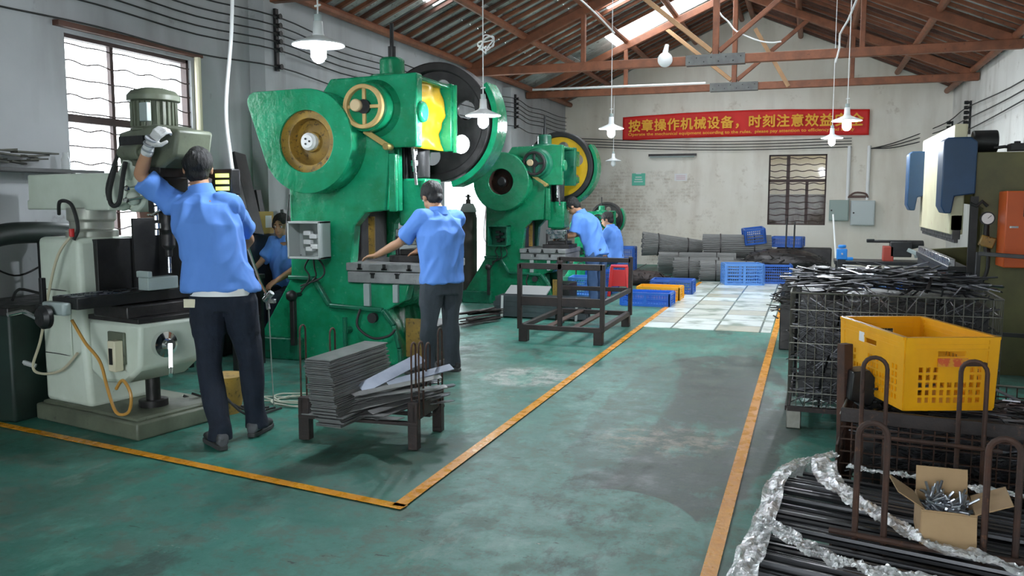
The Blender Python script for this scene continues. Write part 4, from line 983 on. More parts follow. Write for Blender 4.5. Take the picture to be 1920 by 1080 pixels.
q = MB(); q.box((0, 0, 0), (.55, .38, .02), (.35, 0, 0)); o = q.build('grey_board', M('grey_board', (.3, .3, .3), rough=.7)); o.location = (-3.4, 10.32, .27); tag(o, 'grey board leaning on the channel stack in front of the middle press', 'board')
q = MB()
for i in range(14): q.beam((-3.85 + R5.uniform(-.1, .2), 9.1 + R5.uniform(-.2, .2), .02 + .01 * i), (-3.55 + R5.uniform(-.1, .1), 9.6 + R5.uniform(-.1, .1), .03 + .01 * i), .05, .01)
o = q.build('scrap_heap', m_darkframe, smooth=False); tag(o, 'small dark heap of scrap strips on the floor beside the doorway cylinder', 'scrap', kind='stuff')
# gas cylinder in the doorway
q = MB(); q.lathe((0, 0, 0), (0, 0, 1.46), [(0, .11), (.02, .125), (.82, .125), (.9, .10), (.96, .04), (.97, .035), (1, .035)], 28)
gy = q.build('gas_cylinder', M('dark_cylinder', (.05, .045, .04), (.08, .06, .05), 5, .5, .2)); gy.location = (-4.62, 11.35, 0); tag(gy, 'tall dark gas cylinder standing in front of the bright open doorway', 'gas cylinder')
q = MB(); q.cyl((0, 0, 1.44), (0, 0, 1.53), .02, n=12); q.cyl((-.04, 0, 1.5), (.04, 0, 1.5), .012, n=8); q.build('valve', m_iron, gy)
q = MB(); q.lathe((0, 0, 1.28), (0, 0, 1.40), [(0, .121), (.4, .11), (1, .075)], 28); q.build('shoulder_band', M('pale_shoulder', (.3, .32, .3), rough=.5), gy)

# crates
def crate(label, loc, rz_, size, mat, group=None, rows=3, rot=None, cat='crate', name='plastic_crate', fill=True):
    L_, W_, H_ = size; t = thing(name, label, cat, loc, rz_, group)
    if rot: t.rotation_euler = rot
    th = .012
    q = MB(); q.box((0, 0, .01), (L_ * .94, W_ * .94, .02)); q.build('bottom', mat, t)
    def side(n, a, b):
        a, b = V(a), V(b); q = MB(); d = (b - a); Ln = d.length; d.normalize(); nn = d.cross(RZ_)
        q.beam(a + RZ_ * .02, b + RZ_ * .02, th * 1.6, .04); q.beam(a + RZ_ * (H_ - .02), b + RZ_ * (H_ - .02), th * 2.2, .04); q.beam(a + RZ_ * (H_ - .07), b + RZ_ * (H_ - .07), th, .015)
        for e in (a, b, a.lerp(b, .5) if Ln > .5 else a): q.beam(e + RZ_ * .01, e + RZ_ * (H_ - .01), .045, th * 1.5, up=nn)
        for i in range(1, rows + 1): z = .02 + (H_ - .08) * i / (rows + 1); q.beam(a + RZ_ * z, b + RZ_ * z, th * .8, .016)
        m_ = int(Ln / .035)
        for i in range(1, m_): p = a + d * Ln * i / m_; q.beam(p + RZ_ * .02, p + RZ_ * (H_ - .04), .009, th * .7, up=nn)
        return q.build(n, mat, t, bevel=.002, smooth=False)
    x, y = L_ / 2, W_ / 2
    side('long_side', (-x, -y, 0), (x, -y, 0)); side('long_side', (x, y, 0), (-x, y, 0)); side('short_side', (x, -y, 0), (x, y, 0)); side('short_side', (-x, y, 0), (-x, -y, 0))
    return t
blue2 = M('bright_blue_plastic', (.02, .15, .62), (.015, .11, .5), 5, .35)
crate('blue plastic crate by the far end of the yellow line, before the yellow one', (-2.10, 11.75, 0), .0, (.66, .40, .19), blue2, rows=2)
crate('small yellow plastic crate on the floor between two blue crates', (-2.05, 12.5, 0), 0, (.60, .36, .20), m_yellow_plastic, rows=2)
crate('blue plastic crate behind the yellow crate, at the tiled floor edge', (-2.0, 13.4, 0), 0.03, (.62, .40, .22), m_blue_plastic, rows=2)
crate('pale blue crate standing at the back edge of the tiled floor', (-1.08, 15.15, 0), .25, (.62, .45, .37), M('pale_blue_plastic', (.10, .26, .62), rough=.4), rows=4)
crate('blue crate beside the pale blue crate, under the dark heap', (-.55, 15.6, 0), .1, (.5, .45, .34), m_blue_plastic, rows=4)
crate('tilted blue crate on top of the rolled bundles', (-1.0, 17.0, .62), .2, (.36, .34, .30), m_blue_plastic, rot=(.08, -.12, .2), rows=3)
crate('blue crate on the heap under the barred window', (-.40, 17.3, .55), -.1, (.55, .4, .20), m_blue_plastic, rows=2)
crate('upper blue crate behind the red stool by the back bundles', (-3.7, 16.9, 0), .1, (.8, .5, .52), m_blue_plastic, rows=4)
crate('blue crate under the middle press bed, behind the bending worker', (-3.20, 12.55, 0), .1, (.42, .4, .30), M('light_blue_plastic', (.10, .30, .75), rough=.4), rows=3)
crate('lower blue crate on the floor beneath the middle press', (-3.05, 13.05, 0), -.1, (.4, .36, .36), m_blue_plastic, rows=3)
# red stool
t = thing('plastic_stool', 'red plastic stool behind the bending worker', 'stool', (-2.72, 12.75, 0), .2)
q = MB(); q.box((0, 0, .45), (.26, .26, .03)); q.build('seat', m_red, t, bevel=.01)
for x in (-1, 1):
    for y in (-1, 1): q = MB(); q.beam((x * .15, y * .15, 0), (x * .11, y * .11, .44), .05, .04, up=(0, 1, 0)); q.build('leg', m_red, t, bevel=.006)
q = MB(); q.box((0, -.125, .28), (.22, .012, .25)); q.box((.125, 0, .28), (.012, .22, .25)); q.build('apron', m_red, t)
# long tied bundles by the back wall
mroll = M('grey_bundle', (.20, .20, .195), (.14, .14, .135), 3, .6, .2, .3, 20, stretch=(.3, 6, 6))
def bundle(label, a, b, r0, r1, seed):
    a, b = V(a), V(b); t = tag(empty('rod_bundle', a), label, 'rod bundle'); rr = random.Random(seed)
    q = MB(); d = b - a; qd = d.normalized().to_track_quat('Z', 'Y'); n = 38
    q.lathe((0, 0, 0), d, [(0, r0 * .93), (.5, (r0 + r1) / 2 * .95), (1, r1 * .93)], 28)
    for i in range(n):
        an = 2 * PI * i / n; p = qd @ V((math.cos(an) * r0 * .93, math.sin(an) * r0 * .93, 0)); p2 = d + qd @ V((math.cos(an + .12) * r1 * .93, math.sin(an + .12) * r1 * .93, 0))
        q.cyl(p - d.normalized() * rr.uniform(0, .03), p2, r0 * .085, r1 * .085, 6)
    q.build('rods', mroll, t)
    for f in (.25, .75):
        q = MB(); c = d * f; rf = (r0 + (r1 - r0) * f) * 1.07; dn = d.normalized(); q.lathe(c - dn * .01, c + dn * .01, [(0, rf), (1, rf)], 28); q.build('tie_band', m_iron, t)
bundle('fanned grey rod bundle lying top left of the back wall pile', (-3.15, 17.0, .58), (-2.02, 17.3, .52), .24, .13, 1)
bundle('thick grey rod bundle on top of the pile, under the tilted blue crate', (-1.95, 16.95, .55), (-.70, 17.1, .56), .24, .22, 2)
bundle('pale grey rod bundle in the middle layer of the pile', (-2.7, 16.35, .30), (-1.3, 16.5, .30), .16, .16, 3)
bundle('short fat bundle low in the pile, left end nearest the viewer', (-2.35, 15.9, .20), (-1.3, 16.0, .20), .20, .20, 4)
bundle('dark bundle on the floor beside the pale blue crate', (-1.85, 15.65, .18), (-.8, 15.8, .18), .19, .18, 5)
bundle('lowest dark bundle at the back left of the pile', (-2.8, 16.9, .18), (-1.2, 17.0, .18), .17, .17, 6)
def heap(name, label, cat, c, ext, n, L, mat, seed, r=.008, group=None, up=.35, kind='stuff'):
    rr = random.Random(seed); q = MB()
    q.ball((0, 0, ext[2] * .35), 1, 3, (ext[0] * .92, ext[1] * .92, ext[2] * .6))
    for i in range(n):
        x, y = rr.uniform(-1, 1) * ext[0], rr.uniform(-1, 1) * ext[1]; h = max(0.02, ext[2] * (1 - (x / ext[0]) ** 2 * .6 - (y / ext[1]) ** 2 * .4)); z = h * rr.uniform(.6, 1)
        a = rr.uniform(0, PI); p = rr.gauss(0, .2); l = L * rr.uniform(.4, 1) / 2; d = V((math.cos(a) * math.cos(p), math.sin(a) * math.cos(p), math.sin(p))) * l
        q.beam(V((x, y, z)) - d, V((x, y, z)) + d, r * 2, r)
    o = q.build(name, mat, smooth=False); o.location = c; tag(o, label, cat, group, kind); return o
heap('scrap_heap', 'brown black tangle of scrap on the floor left of the bundles', 'scrap heap', (-2.75, 14.6, 0), (.5, .35, .26), 160, .5, m_darkframe, 3)
heap('parts_heap', 'dark heap of parts on top of the blue crates under the back window', 'parts heap', (-.45, 16.2, .2), (.75, .5, .40), 260, .25, m_iron, 4)
q = MB(); q.box((-.1, 17.35, .27), (1.0, .4, .54)); tag(q.build('plinth_block', m_iron, bevel=.02), 'dark steel block under the blue crate below the back window', 'block')
q = MB(); q.box((-.35, 16.1, .1), (1.2, .7, .2)); tag(q.build('plinth_block', m_iron, bevel=.02), 'dark steel block carrying the parts heap by the back wall', 'block') 
for k, (x, z1) in enumerate(((-.42, 1.12), (-.28, 1.05))):
    q = MB(); q.cyl((x, 16.6, .0), (x + .01, 16.6, z1), .015, n=8); tag(q.build('upright_rod', m_iron), ('taller' if k == 0 else 'shorter') + ' upright rod standing in the parts heap under the back window', 'rod')

# ================================================================ wire cage with rods (right)
def rods(n, box, label, group, cat, L, zf, seed, mats, sz=(.016, .006), az=None):
    rr = random.Random(seed); x0, x1, y0, y1 = box; prot = []
    for m in mats:
        for l in (L, L * .7):
            q = MB(); q.box((0, 0, 0), (l, sz[0], sz[1])); o = q.build('steel_rod', m, smooth=False); prot.append(o)
    for i in range(n):
        o = prot[i] if i < len(prot) else prot[rr.randrange(len(prot))].copy()
        if i >= len(prot): sc.collection.objects.link(o)
        x, y = rr.uniform(x0, x1), rr.uniform(y0, y1)
        o.location = (x, y, zf(x, y) + rr.uniform(-.03, .03)); a = rr.gauss(*az) if az else rr.uniform(0, PI)
        o.rotation_euler = (rr.uniform(-.4, .4), rr.gauss(0, .10), a); tag(o, label, cat, group)
def island_mix(m, alt, thr, rough=.25):
    nt = m.node_tree; N = nt.nodes; L = nt.links; b = N['Principled BSDF']; g = N.new('ShaderNodeNewGeometry'); c = N.new('ShaderNodeMath'); c.operation = 'GREATER_THAN'; c.inputs[1].default_value = thr; L.new(g.outputs['Random Per Island'], c.inputs[0])
    x = N.new('ShaderNodeMix'); x.data_type = 'RGBA'; src = b.inputs['Base Color'].links[0].from_socket; L.new(c.outputs[0], x.inputs['Factor']); L.new(src, x.inputs['A']); x.inputs['B'].default_value = (*alt, 1); L.new(x.outputs['Result'], b.inputs['Base Color']); return m
m_fill = island_mix(M('mixed_steel_rods', (.03, .03, .032), (.05, .05, .055), 9, .3, .8), (.15, .15, .165), .82)
m_rod1 = M('black_rod', (.03, .03, .032), (.05, .05, .055), 9, .3, .8)
m_rod2 = M('shiny_rod', (.5, .5, .54), (.22, .22, .25), 7, .3, .85)
m_wire = M('galvanised_wire', (.30, .30, .27), (.2, .19, .16), 8, .45, .7)
def cage(label, loc, rz_, L_, W_, H_, z0, step, mat, wire=.003, front=True):
    t = thing('wire_cage', label, 'wire cage', loc, rz_)
    for k, (a, b) in enumerate((((0, 0), (L_, 0)), ((L_, 0), (L_, W_)), ((L_, W_), (0, W_)), ((0, W_), (0, 0)))):
        q = MB(); a, b = V((*a, z0)), V((*b, z0)); d = b - a; n = int(d.length / step[0])
        for i in range(n + 1): p = a + d * i / n; q.cyl(p, p + RZ_ * (H_ - z0), wire, n=5, cap=False)
        m_ = int((H_ - z0) / step[1])
        for i in range(m_ + 1): z = RZ_ * (H_ - z0) * i / m_; q.cyl(a + z, b + z, wire * 1.15, n=5, cap=False)
        q.build('mesh_panel', mat, t)
    q = MB()
    for a, b in (((0, 0), (L_, 0)), ((L_, 0), (L_, W_)), ((L_, W_), (0, W_)), ((0, W_), (0, 0))):
        q = MB(); q.beam((*a, z0), (*b, z0), .03, .03); q.build('base_rail', m_darkframe, t); q = MB(); q.cyl((*a, H_), (*b, H_), .006, n=6); q.build('rim_wire', m_wire, t)
    for x in (.04, L_ - .04):
        for y in (.04, W_ - .04): q = MB(); q.box((x, y, z0 / 2), (.09, .09, z0)); q.build('foot', mat, t, bevel=.006)
    return t
m_wire = M('galvanised_wire', (.30, .30, .27), (.2, .19, .16), 8, .45, .7)
CX, CY = -.10, 5.62
cage('tall galvanised wire cage heaped with black steel rods, beside the right yellow line', (CX, CY, 0), -.01, 1.18, 1.15, .87, .13, (.05, .10), m_wire)
q = MB(); rr = random.Random(8)
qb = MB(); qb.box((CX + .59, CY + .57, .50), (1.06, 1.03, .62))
for i in range(700):
    f = rr.random()
    if f < .55: x, y = rr.uniform(CX + .05, CX + 1.1), CY + .03
    elif f < .8: x, y = CX + .035, rr.uniform(CY + .05, CY + 1.1)
    else: x, y = rr.uniform(CX + .05, CX + 1.1), rr.uniform(CY, CY + 1.1)
    z = rr.uniform(.17, .84); a = rr.gauss(0, .7) if f < .55 or f > .8 else PI / 2 + rr.gauss(0, .5); l = rr.uniform(.05, .16)
    d = V((math.cos(a) * .9, math.sin(a) * (.05 if f < .55 else 1), rr.gauss(0, .5))).normalized() * l
    p = V((min(max(x, CX + l + .01), CX + 1.17 - l), max(y, CY + .025), z)) if f < .55 else V((max(x, CX + .03), min(max(y, CY + .03 + l), CY + 1.13 - l), z))
    if f >= .55 and f < .8: d.x = 0
    q.beam(p - d, p + d, .014, .005)
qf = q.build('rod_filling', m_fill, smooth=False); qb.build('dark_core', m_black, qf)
tag(qf, 'packed black rods seen through the mesh of the tall wire cage', 'steel rods', kind='stuff')
zf = lambda x, y: .84 + .12 * max(0, 1 - ((x - CX - .6) / .75) ** 2) * max(0, 1 - ((y - CY - .6) / .8) ** 2) + .0
rods(240, (CX + .12, CX + 1.06, CY + .12, CY + 1.05), 'steel rod in the loose heap on top of the tall wire cage', 'rods heaped on the tall wire cage', 'steel rod', .46, zf, 21, (m_rod1, m_rod2), sz=(.020, .007), az=(-.15, .75))
q = MB(); q.tube([(.2, 4.42, .72), (.205, 4.40, .60), (.2, 4.41, .50)], .008, 6, 3)
tag(q.build('green_string', M('green_string', (.05, .4, .3), rough=.7)), 'short green string hanging at the tall cage corner', 'string')

# second cage, under the yellow crate
C2 = (.155, 3.93); c2r = -.12
t = cage('low rusty cage of rods carrying the large yellow crate', (*C2, 0), c2r, 1.25, .95, .52, .08, (.045, .05), m_rust, .0035)
q = MB(); q.beam((0, -.012, .52), (1.25, -.012, .52), .02, .06); q.build('top_rail', m_darkframe, t, bevel=.003)
q = MB(); q.beam((-.012, 0, .2), (-.012, .5, .2), .012, .36); q.beam((.0, .3, .05), (-.02, .32, .78), .05, .05); q.build('side_plate', m_rust, t, bevel=.003)
q = MB(); q.prism([(0, 0), (.10, 0), (.12, .10), (.04, .16), (-.03, .13)], (0, .12)); o = q.build('bent_plate', m_black, bevel=.006); o.location = (.20, 4.16, .53); o.rotation_euler = (0, .3, .3); tag(o, 'bent dark plate standing left of the large yellow crate', 'steel plate')
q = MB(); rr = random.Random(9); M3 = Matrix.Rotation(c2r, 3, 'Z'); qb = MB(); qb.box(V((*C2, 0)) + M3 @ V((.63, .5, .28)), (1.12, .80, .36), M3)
for i in range(420):
    x, y = rr.uniform(.14, 1.1), .05 if rr.random() < .7 else rr.uniform(.14, .8); z = rr.uniform(.12, .48) if y < .1 else .475; a = rr.gauss(0, .5); l = rr.uniform(.05, .14)
    d = V((math.cos(a), .04 if y < .1 else math.sin(a), rr.gauss(0, .4) * (1 if y < .1 else .1))).normalized() * l; p = V((x, y, z))
    q.beam(V((*C2, 0)) + M3 @ (p - d), V((*C2, 0)) + M3 @ (p + d), .012, .005)
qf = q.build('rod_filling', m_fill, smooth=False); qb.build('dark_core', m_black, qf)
tag(qf, 'packed rods inside the low rusty cage beneath the yellow crate', 'steel rods', kind='stuff')
rods(60, (.92, 1.22, 4.05, 4.6), 'steel rod in the heap right of the large yellow crate', 'rods beside the large yellow crate', 'steel rod', .3, lambda x, y: .52 + .05 * math.sin(x * 5), 33, (m_rod1, m_rod2), az=(0, .8))
rods(26, (.26, .40, 4.15, 4.75), 'steel rod lying left of the large yellow crate', 'rods left of the large yellow crate', 'steel rod', .25, lambda x, y: .505, 35, (m_rod1,), az=(1.5, .5))
# the large yellow crate
def big_crate():
    t = thing('yellow_crate', 'large yellow perforated plastic crate on the low rusty cage', 'crate', (.40, 3.93, .55), .36)
    L_, W_, H_ = .40, .66, .32
    def panel(n, a, b, grid_cols, handle):
        a, b = V(a), V(b); d = b - a; Ln = d.length; d.normalize(); nn = d.cross(RZ_)
        def P_(u, z): f = 1 - .035 * (1 - z / H_); c = V((L_ / 2, W_ / 2, 0)); p = a + d * u; return V((c.x + (p.x - c.x) * f, c.y + (p.y - c.y) * f, z))
        q = MB(); cell = .030; x0 = .055; x1 = Ln - .055; nx = int((x1 - x0) / cell); z0 = .035; zs = [z0 + i * .032 for i in range(6)]
        holes = []
        for i in range(nx):
            for j in range(5):
                u = x0 + i * (x1 - x0) / nx + .005; hz = z0 + j * .033
                if n == 'end_panel' and j > 2 and abs(u - Ln / 2) < .075: continue
                if n == 'side_panel' and j > 2 and int(i / 4) % 2: continue
                holes.append([(u, hz), (u + .019, hz), (u + .019, hz + .023), (u, hz + .023)])
        if handle: holes.append([(Ln / 2 - .06, .235), (Ln / 2 + .06, .235), (Ln / 2 + .06, .262), (Ln / 2 - .06, .262)])
        m2 = MB(); holeplate(m2, [(0, 0), (Ln, 0), (Ln, H_), (0, H_)], holes, (-.004, .004))
        for v in m2.bm.verts:
            u, k, z = v.co.x, v.co.y, v.co.z; v.co = P_(u, z) + nn * k
        for z, w_ in ((H_ - .006, .022), (H_ - .035, .014), (H_ - .055, .014), (.22, .010), (.13, .008), (.015, .012)):
            segs = [(0.0, Ln)] if z != .22 or not handle else [(0.0, Ln)]
            for s0, s1 in segs: m2.beam(P_(s0, z), P_(s1, z), w_, .009 if z < H_ - .01 else .012)
        m2.beam(P_(.02, .01), P_(.02, H_ - .01), .045, .014, up=nn); m2.beam(P_(Ln - .02, .01), P_(Ln - .02, H_ - .01), .045, .014, up=nn)
        return m2.build(n, m_yellow_plastic, t, smooth=False)
    e = panel('end_panel', (0, 0, 0), (L_, 0, 0), 8, True); panel('side_panel', (L_, 0, 0), (L_, W_, 0), 14, True); panel('end_panel', (L_, W_, 0), (0, W_, 0), 8, True); panel('side_panel', (0, W_, 0), (0, 0, 0), 14, True)
    q = MB(); q.box((L_ / 2, W_ / 2, .008), (L_ * .95, W_ * .95, .012)); q.build('bottom', m_yellow_plastic, t)
    q = MB(); q.box((.20, -.012, .213), (.13, .006, .036)); q.build('red_mark', M('faded_red', (.62, .10, .03), (.7, .3, .03), 30, .5, contrast=.05), e); 
    q = MB(); q.box((-.004, .42, .26), (.004, .05, .05)); q.build('paper_tag', m_white, t)
    q = MB(); q.box((.30, -.006, .205), (.09, .03, .014)); q.build('dark_bar', m_rust, e)
    return t
big_crate()
heap('crate_contents', 'few dark small parts at the bottom of the large yellow crate', 'small parts', (.42, 4.32, .575), (.12, .18, .03), 30, .1, m_iron, 8)

# ================================================================ foreground rack with wrapped bars
fr = -.17
F0 = V((.02, 2.95, 0)); FM = Matrix.Rotation(fr, 3, 'Z')
def FW(x, y, z): return F0 + FM @ V((x, y, 0)) + V((0, 0, z))
t = thing('hoop_rack', 'rusty hoop rack at the lower right corner holding film wrapped bars', 'rack', (*F0.xy, 0), fr)
for y in (-.05, .72):
    q = MB(); q.beam((-.02, y, .05), (1.2, y, .05), .06, .1); q.build('base_rail', m_rust, t, bevel=.004)
for x in (.12, 1.0):
    q = MB(); q.beam((x, -.6, .05), (x, .8, .05), .06, .06); q.build('cross_rail', m_rust, t, bevel=.004)
q = hoop((.20, -.03, 0), .085, .05, .745, .010, (1, .12, 0)); q.build('hoop', m_rust, t)
q = hoop((.565, -.0, 0), .085, .05, .735, .010, (1, .12, 0)); q.build('hoop', m_rust, t)
q = hoop((.12, .76, 0), .09, .05, .82, .009, (1, .0, 0)); q.build('hoop', m_rust, t)
q = hoop((.47, .80, 0), .09, .05, .83, .009, (1, .0, 0)); q.build('hoop', m_rust, t)
q = MB(); q.tube([(.08, -.045, .375), (.35, -.045, .37), (.64, -.02, .37)], .010, 8); q.build('cross_bar', m_rust, t)
q = MB(); q.tube([(.06, .745, .50), (.58, .79, .49)], .009, 8); q.build('cross_bar', m_rust, t)
m_bar = M('black_bar', (.07, .07, .073), (.045, .045, .05), 6, .38, .6, stretch=(.3, 4, 4))
bar = None; rr = random.Random(17)
EDGE = [Zp(*c, .36) for c in ((1552, 862), (1500, 874), (1450, 898), (1430, 950), (1410, 1000), (1392, 1042), (1372, 1090), (1345, 1160))]
EL = [(FM.transposed() @ (e - F0)) for e in EDGE]
def edge_x(y):
    for a, b in zip(EL, EL[1:]):
        if a.y >= y >= b.y: return a.x + (b.x - a.x) * (a.y - y) / (a.y - b.y)
    return EL[0].x if y > EL[0].y else EL[-1].x
for layer in range(2):
    for i in range(72):
        y = -.78 + i * .0195
        if y > .60: break
        if bar is None: q = MB(); q.box((.65, 0, 0), (1.3, .0145, .010)); bar = q.build('steel_bar', m_bar, bevel=0, smooth=False); o = bar
        else: o = bar.copy(); sc.collection.objects.link(o)
        z = .335 + layer * .013 + .012 * math.sin(i * .35) + .01 * math.sin(i * 1.9 + layer)
        p = FW(edge_x(y) + rr.uniform(.01, .05), y + (.009 if layer else 0), z); o.location = p; o.rotation_euler = (rr.uniform(-.3, .3), .018 + rr.uniform(-.006, .006), fr - .03 + rr.uniform(-.012, .012) + (i % 9 == 0) * .02)
        tag(o, 'long thin black bar in the film wrapped bundle at the lower right', 'steel bar', 'bars wrapped in film')
q = MB(); q.box(tuple(FW(.76, -.12, .205)), (1.35, 1.3, .21), FM); tag(q.build('bar_bundle', m_bar), 'lower layers of the film wrapped black bars', 'steel bars', kind='stuff')
# plastic film
m_film = bpy.data.materials.new('clear_film'); m_film.use_nodes = True
nt = m_film.node_tree; N = nt.nodes; Lk = nt.links; b_ = N['Principled BSDF']; b_.inputs['Base Color'].default_value = (.95, .96, .98, 1); b_.inputs['Metallic'].default_value = .45; b_.inputs['Roughness'].default_value = .16; b_.inputs['Specular IOR Level'].default_value = .9
tc_ = N.new('ShaderNodeTexCoord'); n_ = N.new('ShaderNodeTexNoise'); n_.inputs['Scale'].default_value = 22; n_.inputs['Detail'].default_value = 5; Lk.new(tc_.outputs['Object'], n_.inputs['Vector'])
bp_ = N.new('ShaderNodeBump'); bp_.inputs['Strength'].default_value = 1; bp_.inputs['Distance'].default_value = .03; Lk.new(n_.outputs[0], bp_.inputs['Height']); Lk.new(bp_.outputs[0], b_.inputs['Normal'])
r_ = N.new('ShaderNodeMapRange'); r_.inputs[1].default_value = .38; r_.inputs[2].default_value = .6; r_.inputs[3].default_value = .45; r_.inputs[4].default_value = 1.0; Lk.new(n_.outputs[0], r_.inputs[0]); Lk.new(r_.outputs[0], b_.inputs['Alpha'])
film = tag(empty('plastic_film', F0), 'crumpled clear plastic film wrapped over the black bars', 'plastic film')
def filmband(path, width, nu=60, nv=10, amp=.016, seed=0):
    P_ = catmull([V(p) for p in path], 12); q = MB(); n = len(P_) - 1
    def fn(u, v):
        k = min(int(u * n), n - 1); p = P_[k].lerp(P_[k + 1], u * n - k); d = (P_[k + 1] - P_[k]).normalized(); s_ = d.cross(RZ_); s_ = s_.normalized() if s_.length > .01 else V((0, 1, 0))
        w_ = width[0] + (width[1] - width[0]) * u; nz_ = noise.noise(V((u * 14, v * 3, seed))) * amp + abs(noise.noise(V((u * 48, v * 9, seed + 4)))) * amp * 1.1
        edge = noise.noise(V((u * 9, seed, v > .5))) * .03
        return p + s_ * ((v - .5) * (w_ + edge)) + RZ_ * (nz_ + amp) - F0
    q.sheet(fn, nu * 2, nv); return q.build('film_fold', m_film, film)
filmband([e + V((.03, 0, .012)) for e in EDGE], (.05, .09), seed=1)
filmband([Zp(*c, .38) for c in ((1545, 868), (1552, 905), (1600, 945), (1650, 975), (1700, 1005), (1760, 1035), (1850, 1060), (1960, 1100))], (.10, .06), seed=2)
filmband([Zp(*c, .38) for c in ((1425, 985), (1465, 1005), (1510, 1035), (1570, 1062), (1660, 1085), (1800, 1110))], (.08, .07), seed=3)
filmband([FW(.04, .66, .365), FW(.25, .62, .375), FW(.5, .60, .37), FW(.8, .58, .37)], (.03, .05), seed=4)
EC = catmull(EDGE, 12)
def sidef(u, v):
    k = min(int(u * (len(EC) - 1)), len(EC) - 2); p = EC[k].lerp(EC[k + 1], u * (len(EC) - 1) - k)
    o_ = (p - FW(.5, -.1, .36)); o_.z = 0; o_.normalize()
    return p + o_ * (.012 * noise.noise(V((u * 26, v * 5, 2))) + .02 * v) + V((0, 0, .012 - v * .26)) - F0
q = MB(); q.sheet(sidef, 120, 14); q.build('film_side', m_film, film)
# cardboard box
bx = thing('cardboard_box', 'open cardboard box full of bolts on the film wrapped bars', 'cardboard box', tuple(FW(.41, .09, .37)), -.02)
bL, bW, bH = .155, .20, .115
def flap(n, c, d, rot): q = MB(); q.box((0, 0, d[2] / 2), d); o = q.build(n, m_card, bx, bevel=.0015); o.location = c; o.rotation_euler = rot; return o
flap('front_wall', (0, -bW / 2, 0), (bL, .004, bH), (0, 0, 0)); flap('back_wall', (0, bW / 2, 0), (bL, .004, bH), (0, 0, 0)); flap('left_wall', (-bL / 2, 0, 0), (.004, bW, bH), (0, 0, 0)); flap('right_wall', (bL / 2, 0, 0), (.004, bW, bH), (0, 0, 0))
flap('bottom', (0, 0, 0), (bL, bW, .004), (0, 0, 0))
flap('front_flap', (0, -bW / 2 - .002, bH - .005), (bL, .004, .10), (PI - .25, 0, 0)); flap('back_flap', (0, bW / 2, bH), (bL, .004, .08), (-.25, 0, 0)); flap('left_flap', (-bL / 2, -.01, bH), (.004, bW * .9, .095), (0, -1.0, .1)); flap('right_flap', (bL / 2, -.01, bH), (.004, bW * .95, .11), (0, 1.15, -.05))
bolt0 = None; m_zinc = M('zinc', (.42, .45, .5), (.3, .32, .36), 9, .3, .9)
for i in range(55):
    if bolt0 is None:
        q = MB(); q.cyl((0, 0, 0), (0, 0, .055), .0042, n=8); q.cyl((0, 0, -.006), (0, 0, .001), .009, n=6); bolt0 = q.build('bolt', m_zinc); o = bolt0
    else: o = bolt0.copy(); sc.collection.objects.link(o)
    p = V(bx.location); o.location = (p.x + rr.uniform(-.052, .052), p.y + rr.uniform(-.07, .07), p.z + .085 + rr.uniform(0, .035)); o.rotation_euler = (rr.uniform(-1.5, 1.5), rr.uniform(-1.5, 1.5), rr.uniform(0, 6)); tag(o, 'zinc bolt in the open cardboard box', 'bolt', 'bolts in the cardboard box')
q = MB(); q.box(tuple(V(bx.location) + V((0, 0, .045))), (bL * .9, bW * .9, .08)); tag(q.build('bolt_filling', m_iron), 'dark mass of bolts under the top ones in the cardboard box', 'bolts', kind='stuff')
# ================================================================ press brake on the right
pb = thing('press_brake', 'olive press brake with cream ram and blue cylinder covers along the right wall', 'press brake', (0, 0, 0))
m_cr = M('cream_paint', (.66, .62, .42), (.58, .52, .34), 3, .4, 0, .1, 20, c3=(.45, .22, .12), dirt=.62)
m_bl = M('blue_enamel', (.008, .05, .13), (.006, .04, .10), 4, .4, 0, .1, 20)
m_ol = M('dark_olive_enamel', (.16, .15, .055), (.085, .08, .035), 1.5, .5, 0, .2, 20, c3=(.03, .03, .02), dirt=.6)
q = MB(); q.box((1.16, 9.1, 1.62), (.10, 2.15, .92)); q.build('ram', m_cr, pb, bevel=.01)
q = MB(); q.box((1.105, 8.55, 1.60), (.012, .16, .36)); q.build('control_slot', m_white, pb, bevel=.004)
q = MB(); q.box((1.10, 8.6, 1.86), (.012, .42, .12)); q.build('vent_slot', m_grey, pb, bevel=.004)
q = MB(); q.box((1.16, 9.1, 1.26), (.08, 2.15, .12)); q.build('upper_beam', M('pinkish_brown_beam', (.32, .2, .14), (.25, .18, .12), 3, .5), pb)
q = MB(); q.box((1.16, 9.1, 1.16), (.06, 2.2, .08)); q.box((1.16, 9.1, 1.11), (.03, 2.2, .04)); q.build('upper_tool', m_iron, pb, bevel=.004)
for y, w_, x0 in ((8.0, .16, 1.01), (10.1, .13, .96)):
    q = MB(); q.prism([(x0, 1.40), (x0 + .03, 1.34), (x0 + .08, 1.34), (x0 + .10, 1.48), (x0 + .25, 1.50), (x0 + .25, 1.92), (x0 + .2, 1.96), (x0 + .03, 1.96), (x0, 1.93)], (y - w_, y + w_)); q.build('cylinder_cover', m_bl, pb, bevel=.01)
for y in (7.95, 10.2):
    q = MB(); q.prism([(1.30, 0), (2.45, 0), (2.45, 1.83), (1.28, 1.83), (1.28, 1.45), (1.62, 1.40), (1.62, .95), (1.22, .92), (1.22, 0)] if y > 9 else [(1.27, 0), (2.5, 0), (2.5, 1.84), (1.27, 1.84), (1.27, 1.42), (1.34, 1.38), (1.34, .96), (1.27, .92), (1.27, 0)], (y, y + .08)); q.build('side_frame', m_ol, pb, bevel=.008)
q = MB(); q.box((2.1, 9.1, .9), (.5, 2.1, 1.8)); q.build('body', m_ol, pb, bevel=.01)
q = MB(); q.box((1.18, 9.1, .42), (.12, 2.3, .84)); q.box((1.18, 9.1, .87), (.16, 2.3, .05)); q.build('bed', m_black, pb, bevel=.006)
